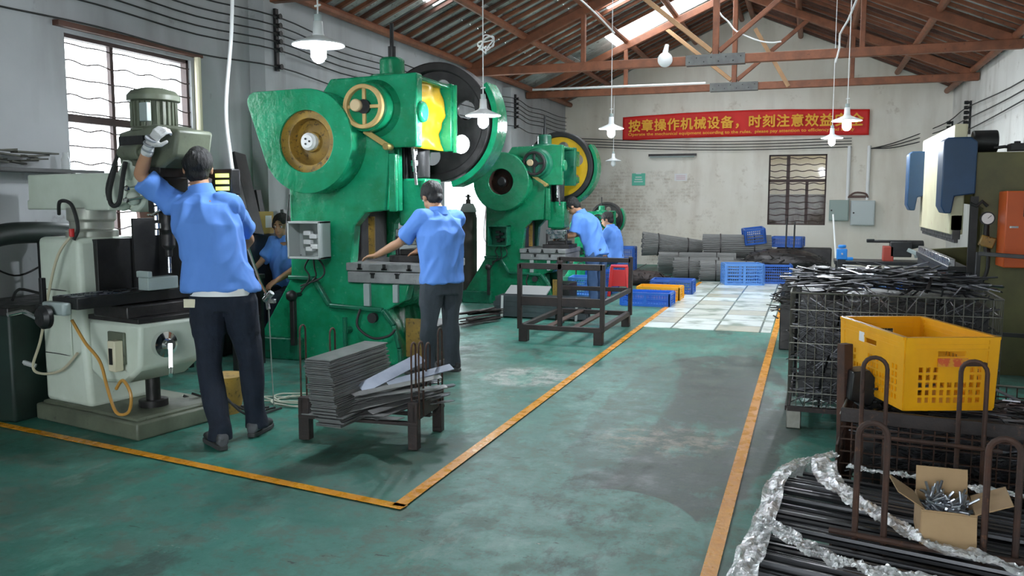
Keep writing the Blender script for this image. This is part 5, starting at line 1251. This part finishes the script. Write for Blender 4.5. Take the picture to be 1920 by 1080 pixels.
q = MB(); q.box((1.14, 9.1, .92), (.05, 2.2, .07)); q.build('lower_die', m_steel, pb, bevel=.006)
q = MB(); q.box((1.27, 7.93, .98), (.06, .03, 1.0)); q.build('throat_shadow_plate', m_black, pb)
q = MB(); q.cyl((1.27, 8.2, 1.94), (1.46, 8.2, 1.94), .095, n=20); q.box((1.24, 8.2, 1.91), (.08, .13, .1)); q.build('motor', m_black, pb, bevel=.01)
q = MB()
for i in range(5): q.cyl((1.58 + i * .07, 8.05, 1.85), (1.58 + i * .07, 8.05, 1.93 + .03 * (i % 3)), .025, n=10)
q.box((1.72, 8.05, 1.88), (.4, .15, .06)); q.tube([(1.42, 8.1, 1.88), (1.5, 8.1, 1.89), (1.56, 8.1, 1.88)], .014); q.build('valve_block', m_black, pb, bevel=.004)
q = MB(); q.lathe((1.37, 7.95, 1.30), (1.37, 7.90, 1.30), [(0, .055), (1, .055)], 28); g = q.build('pressure_gauge', m_black, pb)
q = MB(); q.cyl((1.37, 7.905, 1.30), (1.37, 7.893, 1.30), .045, n=28); q.build('dial', m_white, g)
q = MB(); q.beam((1.37, 7.89, 1.30), (1.395, 7.89, 1.325), .004, .004); q.build('needle', m_black, g)
q = MB(); q.tube([(1.24, 7.9, 1.42), (1.28, 7.88, 1.40), (1.32, 7.88, 1.44), (1.36, 7.89, 1.40)], .014); q.tube([(1.37, 7.93, 1.25), (1.36, 7.9, 1.1), (1.38, 7.9, 1.0)], .02); q.tube([(1.37, 7.93, 1.25), (1.39, 7.9, .9), (1.32, 7.9, .7), (1.28, 7.9, .5)], .015, 8, 5); q.build('hydraulic_hose', m_rubber, pb)
q = MB(); q.box((1.37, 7.88, 1.11), (.11, .06, .09), (0, .3, 0)); q.build('foot_valve', m_yellow_dirty, pb, bevel=.01)
q = MB(); q.box((1.72, 7.78, 1.24), (.42, .3, .64)) if False else q.box((1.70, 7.74, 1.22), (.52, .30, .60)); cab = q.build('control_cabinet', M('orange_enamel', (.55, .09, .012), (.48, .08, .012), 3, .4), pb, bevel=.008)
q = MB(); q.box((1.74, 7.587, 1.40), (.36, .012, .16)); q.build('panel_window', m_black, cab, bevel=.003)
q = MB(); q.box((1.50, 7.585, 1.24), (.06, .015, .015)); q.build('latch', m_steel, cab)
# dark tubular frames and grey plates in front of the press brake
t = thing('steel_trestle', 'dark tube trestle standing between the wire cage and the press brake', 'frame', (0, 0, 0))
for a, b in (((1.20, 7.2, 0), (1.20, 7.2, 1.06)), ((1.20, 7.2, 1.05), (1.75, 7.1, 1.02)), ((1.75, 7.1, 0), (1.75, 7.1, 1.03)), ((1.75, 7.1, 1.02), (2.2, 6.6, .98)), ((1.38, 6.2, 0), (1.38, 6.2, .92)), ((1.38, 6.2, .91), (2.0, 6.1, .89)), ((1.20, 7.2, .45), (1.75, 7.1, .45))):
    q = MB(); q.beam(a, b, .03, .03); q.build('tube', m_black, t, bevel=.003)
gp = None
for i in range(7):
    if gp is None: q = MB(); q.box((0, 0, 0), (.9, .8, .05)); gp = q.build('grey_slab', M('grey_slab', (.16, .16, .17), (.11, .11, .12), 3, .5, .4), bevel=.006); o = gp
    else: o = gp.copy(); sc.collection.objects.link(o)
    o.location = (1.78 + .02 * (i % 2), 5.6 + .02 * (i % 3), .30 + i * .058); tag(o, 'grey steel slab in the stack right of the tall wire cage', 'steel slab', 'slabs stacked right of the wire cage')
q = MB(); q.box((1.78, 5.6, .135), (.85, .75, .27)); tag(q.build('pallet_block', m_darkframe, bevel=.01), 'dark pallet base under the grey slabs right of the wire cage', 'pallet')
# bench and bits at the back right
t = thing('drill_bench', 'dark bench with black and red machine parts in front of the back wall power boxes', 'bench', (.62, 12.4, 0))
q = MB(); q.box((.35, 0, .62), (1.3, .5, .05)); q.build('bench_top', m_black, t, bevel=.006)
for x in (-.25, .95):
    for y in (-.2, .2): q = MB(); q.box((x, y, .3), (.05, .05, .6)); q.build('leg', m_black, t)
q = MB(); q.box((.37, 0, .74), (.13, .2, .2)); q.build('red_housing', M('dull_red', (.35, .05, .03), rough=.5), t, bevel=.01)
q = MB(); q.box((.52, 0, .8), (.26, .2, .2)); q.box((.35, 0, .9), (.5, .1, .035)); q.lathe((.5, 0, .84), (.8, 0, .88), [(0, .08), (1, .04)], 16); q.box((.15, .0, .91), (.1, .1, .04)); q.build('black_motor', m_black, t, bevel=.01)
q = MB(); q.beam((.7, -.05, .72), (1.1, -.2, .80), .12, .06); q.beam((.6, -.1, .8), (.9, -.2, .66), .05, .05); q.build('grey_arm', m_grey, t, bevel=.008)
t = thing('blue_vise', 'bright blue vise on a post behind the wire cage', 'vise', (.40, 11.9, 0))
q = MB(); q.box((0, 0, .35), (.1, .1, .7)); q.build('post', m_black, t)
q = MB(); q.box((0, 0, .75), (.13, .12, .14)); q.cyl((0, -.02, .83), (0, -.02, .87), .05, n=16); q.box((.04, 0, .69), (.2, .1, .04)); q.build('vise_body', M('vivid_blue', (.01, .2, .6), rough=.35), t, bevel=.012)
q = MB(); q.cyl((0, -.06, .76), (0, -.16, .76), .012, n=8); q.build('spindle', m_steel, t)
q = MB(); q.cyl((.42, 12.9, .0), (.30, 12.95, 1.25), .012, n=8); tag(q.build('white_rod', m_white), 'thin white rod leaning up behind the blue vise', 'rod')
for k, (x, y, l) in enumerate(((.95, 11.0, .6), (.25, 9.9, .45))):
    crate(('blue crate behind the wire cage heap, right of the vise', 'blue crate behind the wire cage, left of the vise')[k], (x, y, .30), .05, (.6, .4, .3), m_blue_plastic, rows=3)
q = MB(); q.box((.45, 10.5, .14), (1.1, 2.0, .28)); tag(q.build('low_platform', m_iron, bevel=.01), 'dark low platform behind the tall wire cage', 'platform')
heap('parts_heap', 'heap of small black parts behind the tall wire cage', 'parts heap', (.12, 9.0, .28), (.42, .42, .55), 320, .22, m_iron, 14)
q = MB(); q.box((.15, 9.0, .22), (.8, .8, .44)); tag(q.build('steel_bin', m_iron, bevel=.01), 'dark steel bin under the heap of small black parts', 'bin')

# ================================================================ lamps
lamp_em = EM('lit_bulb', (.86, .93, 1.0), LAMP)
m_shade = M('white_enamel_shade', (.85, .87, .88), rough=.3)
def lamp(label, p, r, bulb=.045, lit=True, ztop=None, group=None):
    p = V(p); t = thing('pendant_lamp', label, 'pendant lamp', p)
    q = MB(); q.lathe((0, 0, -.01), (0, 0, .13), [(0, r), (.06, r * .97), (.2, r * .62), (.38, r * .25), (.5, .03), (1, .026)], 36, cap=False); q.build('lamp_shade', m_shade, t, solid=.004)
    q = MB(); q.cyl((0, 0, .03), (0, 0, .17), .022, n=14); q.build('socket', m_grey, t)
    q = MB(); q.lathe((0, 0, .03), (0, 0, -.115), [(0, .02), (.25, .026), (.45, bulb), (.75, bulb), (.92, bulb * .65), (1, .008)], 24); q.build('bulb', lamp_em if lit else m_shade, t)
    zt = rz(p.x) - .0 if ztop is None else ztop
    q = MB(); q.tube([(0, 0, .16), (0, 0, (zt - p.z))], .005, 6); q.build('cord', m_white, t)
    if 'flywheel' in label:
        q = MB(); q.tube([(.02 + .09 * math.cos(i * .5) * (.6 + .4 * math.sin(i)), .02 * math.sin(i), .58 + .05 * math.sin(i * .5) + .03 * math.cos(i * .9)) for i in range(40)], .006, 6, 3); q.build('cord_coil', m_white, t)
    q = MB(); q.cyl((-.02, 0, .22), (.02, 0, .225), .006, n=6); q.build('cord_tie', m_white, t)
    return t
LZ = [(597, 82, 2.38, .155), (906, 215, 2.17, .15), (1146, 240, 2.31, .15), (1588, 225, 2.30, .155), (1560, 258, 2.33, .15), (1150, 301, 2.20, .15)]
LL = ['large bright pendant lamp nearest the viewer, over the machines at upper left', 'bright pendant lamp hanging in front of the big black flywheel', 'bright pendant lamp hanging at the left end of the red banner',
      'bright pendant lamp in front of the right end of the red banner', 'bright pendant lamp just below and left of the banner end lamp', 'small dim pendant lamp before the back wall, above the middle press']
for (px, py, z, r), l in zip(LZ, LL): lamp(l, Zp(px, py, z) if z > 2.2 or r < .14 or py < 290 else Yp(px, py, 16.3), r, lit=not l.startswith('small'), ztop=3.45 if l.startswith('small') else None)
p = Yp(1247, 112, 12.95); t = thing('globe_lamp', 'unlit round white globe lamp under the second truss beam', 'lamp', p)
q = MB(); q.ball((0, 0, 0), .11, 3); q.build('globe', m_shade, t)
q = MB(); q.cyl((0, 0, .09), (.02, .04, .22), .045, .03, 14); q.build('holder', m_white, t)

# ================================================================ wires and things on the walls
def wire(name, label, cat, pts, r, mat, group=None, sm=4): q = MB(); q.tube(pts, r, 6, sm); return tag(q.build(name, mat), label, cat, group)
for i, z in enumerate((2.80, 2.97, 3.05, 3.13, 3.21, 3.30)):
    pts = []
    ys = [3.2, 5.4, 7.62, 10.4, 13.1, 15.1, 17.2, 19.0]
    for a, b in zip(ys, ys[1:]): pts += [(XL + (.22 if a in (7.62, 15.1) else .08), a, z), (XL + .12, (a + b) / 2, z - .035)]
    pts.append((XL + .08, 19.0, z))
    wire('wall_cable', ('lowest', 'second lowest', 'third lowest', 'third highest', 'second highest', 'highest')[i] + ' black cable strung along the grey left wall', 'cable', pts, .008, m_rubber)
for y in (7.62, 15.1):
    q = MB(); q.box((XL + .20, y, 3.07), (.03, .05, .62))
    for z in (2.80, 2.97, 3.05, 3.13, 3.21, 3.30): q.lathe((XL + .18, y, z), (XL + .26, y, z), [(0, .02), (.3, .035), (.6, .02), (1, .03)], 12)
    tag(q.build('insulator_bracket', m_black), 'dark insulator bracket on the ' + ('near' if y < 9 else 'far') + ' pillar of the left wall', 'bracket')
for i, z in enumerate((2.70, 2.64, 2.58, 2.52)):
    wire('wall_cable', ('top', 'second', 'third', 'bottom')[i] + ' cable of the four running under the red banner', 'cable', [(-5.3, YB - .05, z + .16), (-3.5, YB - .05, z + .06), (-1.6, YB - .05, z), (.75, YB - .05, z + .02)], .009, m_iron)
for i, z in enumerate((2.52, 2.60, 2.7)):
    wire('wall_cable', ('lower', 'middle', 'upper')[i] + ' black cable swooping up the right wall from the conduits', 'cable', [(1.12, YB - .06, 2.50), (1.6, YB - .08, 2.52 + i * .05), (2.45, YB - .15, 2.72 + i * .12), (XR - .08, 17.0, 2.66 + i * .2), (XR - .08, 12.7, 2.72 + i * .13), (XR - .08, 8.0, 2.85 + i * .15)], .010, m_rubber, sm=6)
for y, z0, z1 in ((17.0, 2.60, 3.18), (19.0, 2.66, 3.0)):
    q = MB(); q.box((XR - .02, y, (z0 + z1) / 2), (.03, .04, z1 - z0))
    n = 7 if y < 18 else 4
    for k in range(n): q.lathe((XR - .03, y, z0 + .03 + k * (z1 - z0 - .06) / (n - 1)), (XR - .12, y, z0 + .03 + k * (z1 - z0 - .06) / (n - 1)), [(0, .02), (.4, .035), (1, .03)], 10)
    tag(q.build('insulator_bracket', m_black), ('black insulator ladder on the right wall' if y < 18 else 'smaller black insulator bracket in the back right corner'), 'bracket')
for x, l in ((.71, 'left'), (1.09, 'right')):
    q = MB(); q.cyl((x, YB - .04, 1.45), (x, YB - .04, 2.56), .035, n=12); tag(q.build('conduit_pipe', m_white), l + ' white vertical conduit above the power boxes', 'pipe')
q = MB(); q.box((.91, YB - .05, 1.52), (.32, .05, .05)); q.tube([(.72, YB - .06, 1.5), (.85, YB - .08, 1.6), (1.05, YB - .08, 1.58), (1.1, YB - .06, 1.5)], .02, 6, 4); tag(q.build('cable_bundle', M('brown_cables', (.12, .07, .06), rough=.7)), 'brown cables bunched on top of the two power boxes', 'cables')
for (x0, x1, z0, z1, l, c) in ((.36, .74, 1.02, 1.45, 'darker grey green power box on the back wall, left of the pair', (.26, .33, .30)), (.78, 1.24, .93, 1.44, 'lighter grey power box on the back wall, right of the pair', (.45, .50, .50))):
    t = thing('power_box', l, 'power box', ((x0 + x1) / 2, YB, z0)); w_, h = x1 - x0, z1 - z0; mm = M('box_paint', c, rough=.4)
    q = MB(); q.box((0, -.08, h / 2), (w_, .16, h)); q.build('body', mm, t, bevel=.006)
    q = MB(); q.box((0, -.168, h / 2), (w_ - .03, .012, h - .03)); d_ = q.build('door', mm, t, bevel=.004)
    q = MB(); q.cyl((-w_ * .38, -.172, h * .5), (-w_ * .38, -.19, h * .5), .018, n=14); q.build('lock', m_black, d_)
# banner
bn = thing('banner', 'long red banner with yellow lettering across the back wall', 'banner', (-4.05, YB - .03, 2.82))
def bf(u, v):
    x = 5.12 * u; top = .49 + .03 * math.sin(u * PI) ; return (x, -.01 + .02 * math.sin(u * 17) * .5 + .012 * math.sin(u * 41 + v), (-.045 + .035 * math.sin(u * PI)) + v * (top + .03))
m_banner = M('red_banner_cloth', (.72, .018, .012), (.62, .012, .01), 3, .6, 0, .1, 10)
q = MB(); q.sheet(bf, 90, 8); q.build('cloth', m_banner, bn, solid=.004)
def text(name, s, size, loc, parent, mat, ext=.003, off=0.0, rot=(PI / 2, 0, 0), width=None, bold=0):
    cu = bpy.data.curves.new(name, 'FONT'); cu.body = s; cu.size = size; cu.extrude = ext; cu.offset = off; cu.resolution_u = 3
    o = bpy.data.objects.new(name, cu); sc.collection.objects.link(o)
    dg = bpy.context.evaluated_depsgraph_get(); me = bpy.data.meshes.new_from_object(o.evaluated_get(dg)); bpy.data.objects.remove(o)
    if width and len(me.vertices):
        xs = [v.co.x for v in me.vertices]; k = width / (max(xs) - min(xs)); x0 = min(xs)
        for v in me.vertices: v.co.x = (v.co.x - x0) * k
    if bold:
        bm = bmesh.new(); k_ = 0
        for dx, dz in ((-1, 0), (1, 0), (0, -1), (0, 1)):
            m2 = me.copy(); m2.transform(Matrix.Translation((dx * bold, dz * bold, k_ * .0004))); bm.from_mesh(m2); bpy.data.meshes.remove(m2); k_ += 1
        bm.to_mesh(me); bm.free()
    ob = finish(me, name, mat, parent, smooth=False); ob.location = loc; ob.rotation_euler = rot; return ob
m_let = M('yellow_lettering', (.85, .42, .03), rough=.6)
for i_, c_ in enumerate('按章操作机械设备，时刻注意效益安全'):
    text('character', c_, .275, (.14 + i_ * .287, -.075, .165 + .028 * math.sin(PI * i_ / 17)), bn, m_let, off=.0, bold=.0075)
text('small_lettering', 'Operate the mechanical equipment according to the rules,  please pay attention to efficiency and safety', .09, (.14, -.075, .055), bn, m_let, off=.001, width=4.7)
q = MB(); q.box((0, 0, .15), (.30, .006, .27)); o = q.build('green_notice', M('mint_notice', (.12, .55, .4), rough=.6)); o.location = (-3.68, YB - .012, 1.76); tag(o, 'mint green paper notice pasted on the back wall', 'notice')
q = MB()
for i in range(3): q.box((-.0, -.006, .10 + i * .05), (.2 - .03 * i, .004, .018))
q.box((0, -.006, .285), (.12, .004, .03)); q.build('print', m_white, o, smooth=False)
q = MB(); q.box((0, 0, .08), (.28, .006, .16)); o = q.build('white_notice', M('white_notice', (.75, .74, .74), rough=.6)); o.location = (-2.74, YB - .012, 1.87); tag(o, 'white paper notice on the back wall right of the mint one', 'notice')
q = MB()
for i in range(3): q.box((0, -.006, .04 + i * .035), (.2, .004, .010))
q.build('print', M('pink_print', (.6, .3, .35), rough=.6), o, smooth=False)
t = thing('tube_light', 'unlit grey tube light fixture on the back wall below the banner', 'tube light', (-3.45, YB - .04, 2.42))
q = MB(); q.box((.52, 0, .02), (1.05, .06, .05)); q.build('housing', m_iron, t); q = MB(); q.cyl((.03, -.03, -.02), (1.0, -.03, -.02), .016, n=12); q.build('tube', m_grey, t)
# white hose from the roof, and the air gun rod
wire('air_hose', 'thick white hose hanging from the roof beside the blue shirted milling worker', 'hose', [Yp(436, -60, 5.2), Yp(434, 60, 5.2), Yp(424, 200, 5.15), Yp(432, 290, 5.1), Yp(444, 370, 5.0), Yp(452, 430, 5.0)], .013, m_white, sm=8)
t = thing('lever_rod', 'chromed lever rod with a clamp, right of the milling worker', 'rod', (0, 0, 0))
q = MB(); q.tube([Yp(450, 425, 5.0), Yp(470, 480, 5.0), Yp(488, 530, 5.0), Yp(500, 552, 5.0)], .011, 8); q.build('rod', m_chrome, t)
q = MB(); c = Yp(503, 556, 5.0); q.cyl(c - V((.03, 0, .03)), c + V((.03, 0, .03)), .022, n=12); q.cyl(c + V((-.02, 0, .02)), c + V((0, 0, -.09)), .014, n=10); q.box(c + V((.03, 0, -.03)), (.05, .03, .03)); q.build('clamp', m_steel, t, bevel=.003)
q = MB(); q.tube([c + V((0, 0, -.08)), c + V((.01, 0, -.5)), V((c.x + .02, c.y, .01))], .004, 6); q.build('thin_cord', M('thin_cord', (.25, .28, .25)), t)
wire('white_cable', 'white cord sagging from the skylight to the second truss beam', 'cord', [Yp(1336, -10, 13.6), Yp(1350, 25, 13.4), Yp(1365, 40, 13.3), Yp(1380, 58, 13.2), Yp(1410, 72, 13.0), Yp(1430, 78, 13.0), Yp(1448, 80, 13.0), Yp(1465, 78, 13.0)], .012, m_white)
wire('white_cable', 'straight white cord running down from the top edge to the second truss beam', 'cord', [Yp(1084, -5, 12.0), Yp(1120, 28, 12.4), Yp(1152, 62, 12.9)], .012, m_white, sm=2)
wire('white_cable', 'white cord dropping from the top right past the second truss beam', 'cord', [Yp(1608, -5, 12.0), Yp(1590, 38, 12.6), Yp(1575, 64, 12.95), Yp(1574, 90, 13.0), Yp(1566, 118, 13.0)], .014, m_white, sm=2)
wire('floor_hose', 'pale grey hose hanging down to the milling machine column from the left', 'hose', [V((-5.3, 4.1, .72)), V((-5.1, 4.12, .52)), V((-4.92, 4.14, .42)), V((-4.79, 4.2, .36))], .016, M('pale_grey_hose', (.45, .46, .46), rough=.5), sm=6)

# ================================================================ clutter along the left wall
t = thing('wall_shelf', 'dark shelf fixed on the left wall beside the factory window', 'shelf', (XL, 4.35, 1.66))
q = MB(); q.box((.14, .1, .0), (.28, 1.5, .025)); q.build('shelf_board', m_black, t)
for y in (-.4, .6): q = MB(); q.beam((.02, y, -.18), (.24, y, -.01), .02, .02); q.build('shelf_bracket', m_black, t)
rr = random.Random(6)
q = MB()
for i in range(26): a = rr.uniform(-.5, .5); c = V((.14 + rr.uniform(-.06, .06), rr.uniform(-.55, .42), .03 + rr.random() * .10)); d = V((math.sin(a), math.cos(a), rr.uniform(-.1, .1))) * rr.uniform(.06, .2); q.beam(c - d, c + d, rr.uniform(.02, .05), .012)
o = q.build('shelf_junk', M('dusty_junk', (.09, .09, .07), (.04, .04, .035), 9, .8), smooth=False); o.location = (XL, 4.35, 1.665); tag(o, 'dusty heap of flat parts lying on the dark wall shelf', 'parts', kind='stuff')
q = MB(); q.lathe((XL + .14, 4.97, 1.675), (XL + .14, 4.97, 1.80), [(0, .03), (.6, .03), (.8, .02), (1, .02)], 16); gl_ = M('clear_jar', (.5, .52, .52), rough=.1, alpha=.5); tag(q.build('glass_jar', gl_), 'small clear glass jar on the right end of the wall shelf', 'jar')
t = thing('grinding_machine', 'dark green arched machine at the left edge behind the milling column', 'machine', (XL + .30, 4.45, 0))
q = MB(); q.box((0, 0, .36), (.5, .75, .72)); q.build('cabinet', M('black_green', (.015, .035, .028), (.01, .02, .016), 4, .5), t, bevel=.02)
q = MB(); q.box((.02, 0, .74), (.56, .85, .05)); q.build('work_table', m_iron, t, bevel=.008)
m_dk = M('dark_green_black', (.02, .032, .026), (.012, .018, .016), 4, .5)
q = MB(); q.tube([(-.05, -.30, .76), (-.05, -.32, 1.0), (-.05, -.27, 1.17), (-.05, -.1, 1.22), (-.05, .2, 1.22), (-.05, .42, 1.20)], .075, 14, 6); q.build('arch_arm', m_dk, t)
q = MB(); q.box((-.02, .28, .98), (.2, .18, .44)); q.cyl((.1, .28, .98), (.18, .28, .98), .1, n=24); q.build('grinder_head', m_black, t, bevel=.01)
q = MB(); q.tube([(.2, -.3, .8), (.15, -.2, .86), (.2, -.05, .82), (.1, .1, .9)], .01, 6, 5); q.build('cable', m_rubber, t)
q = MB(); q.box((XL + .04, 4.33, 1.46), (.08, .14, .22)); tag(q.build('junction_box', m_black, bevel=.006), 'small black junction box on the wall at the left edge', 'junction box')
wire('wall_cable', 'black cable drooping from the junction box at the left edge', 'cable', [(XL + .05, 4.33, 1.36), (XL + .07, 4.36, 1.2), (XL + .05, 4.32, 1.05), (XL + .12, 4.5, .92), (XL + .16, 4.7, .98)], .007, m_rubber, sm=6)
t = thing('tool_cabinet', 'dark steel cabinet against the left wall behind the milling worker', 'cabinet', (XL + .15, 6.95, 0))
q = MB(); q.box((0, 0, .56), (.28, .9, 1.10)); q.build('body', m_black, t, bevel=.006)
q = MB(); q.box((.145, -.2, .56), (.012, .42, 1.0)); d_ = q.build('door', m_iron, t, bevel=.003)
q = MB(); q.box((.155, -.02, .6), (.012, .015, .1)); q.build('handle', m_steel, d_)
o = thing('cardboard_box', 'closed yellowish cardboard box on the dark cabinet behind the lever rod', 'cardboard box', (XL + .16, 7.18, 1.115))
q = MB(); q.box((0, 0, .11), (.24, .38, .22)); q.build('body', M('yellow_card', (.48, .33, .10), (.4, .27, .08), 5, .8), o, bevel=.004)
q = MB(); q.box((.122, .10, .12), (.004, .1, .12)); q.build('shipping_label', m_white, o)
for k, (y, z1, lean, w_) in enumerate(((5.75, 1.62, .06, .30), (6.95, 1.9, .1, .18), (7.33, 1.55, .0, .08), (7.42, 1.35, .18, .06), (7.9, 1.8, .0, .16))):
    q = MB(); q.beam((XL + .38 if k < 3 else XL + .46, y, .0 if k != 1 else 1.12), (XL + (.12 if k < 3 else .24), y + lean, z1), w_, .04, up=(1, 0, 0)); lab = ('brown board leaning on the wall below the factory window corner', 'tall black board leaning on the wall above the cabinet', 'narrow dark plank leaning beside the near wall pillar', 'thin grey bar leaning in front of the near wall pillar', 'dark board standing behind the near wall pillar')[k]
    tag(q.build('leaning_board', (m_wood_dark, m_black, m_black, m_plate, m_black)[k], bevel=.004), lab, 'board')
t = thing('small_workbench', 'small black workbench where the seated person rests an arm', 'workbench', (-4.82, 6.18, 0))
q = MB(); q.box((0, 0, .78), (.55, .42, .04)); q.build('bench_top', m_black, t, bevel=.005)
for x in (-.24, .24):
    for y in (-.18, .18): q = MB(); q.box((x, y, .38), (.04, .04, .76)); q.build('leg', m_black, t)
q = MB(); q.box((0, 0, .42), (.5, .38, .03)); q.build('lower_shelf', m_black, t)
q = MB(); q.box((.06, -.06, .56), (.34, .24, .25)); tag(q.build('wooden_box', M('dark_card', (.30, .19, .08), (.2, .12, .06), 6, .8), bevel=.005), 'brown box on the lower shelf of the small workbench', 'box'); bpy.data.objects['wooden_box'].location = (-4.82, 6.18, 0)
q = MB(); q.lathe((0, 0, 0), (0, 0, .22), [(0, .06), (.7, .06), (.9, .03), (1, .03)], 18); o = q.build('teal_can', M('teal_can', (.03, .2, .2), rough=.4)); o.location = (-4.95, 6.28, .80); tag(o, 'dark teal can on the small workbench', 'can')
t = thing('stool', 'small dark stool under the seated person by the wall', 'stool', (-4.92, 7.36, 0))
q = MB(); q.box((0, 0, .42), (.30, .28, .04)); q.build('seat', m_black, t, bevel=.006)
for x in (-.12, .12):
    for y in (-.11, .11): q = MB(); q.box((x, y, .2), (.035, .035, .4)); q.build('leg', m_black, t)
q = MB()
for i in range(5): q.tube([(-3.62 + .05 * i, 4.95, .015), (-3.75 + .06 * i, 4.75 + .1 * math.sin(i), .03), (-3.95 + .07 * i, 4.6, .14 + .02 * i)], .008, 6, 5)
tag(q.build('hose_tangle', m_rubber), 'tangle of black and brass hoses on the milling machine base', 'hoses', kind='stuff')
q = MB(); q.lathe((0, 0, 0), (0, 0, .26), [(0, .1), (1, .14)], 20); o = q.build('coolant_bucket', m_yellow_dirty); o.location = (-3.75, 4.78, .0); tag(o, 'grimy yellow bucket behind the milling machine base', 'bucket')
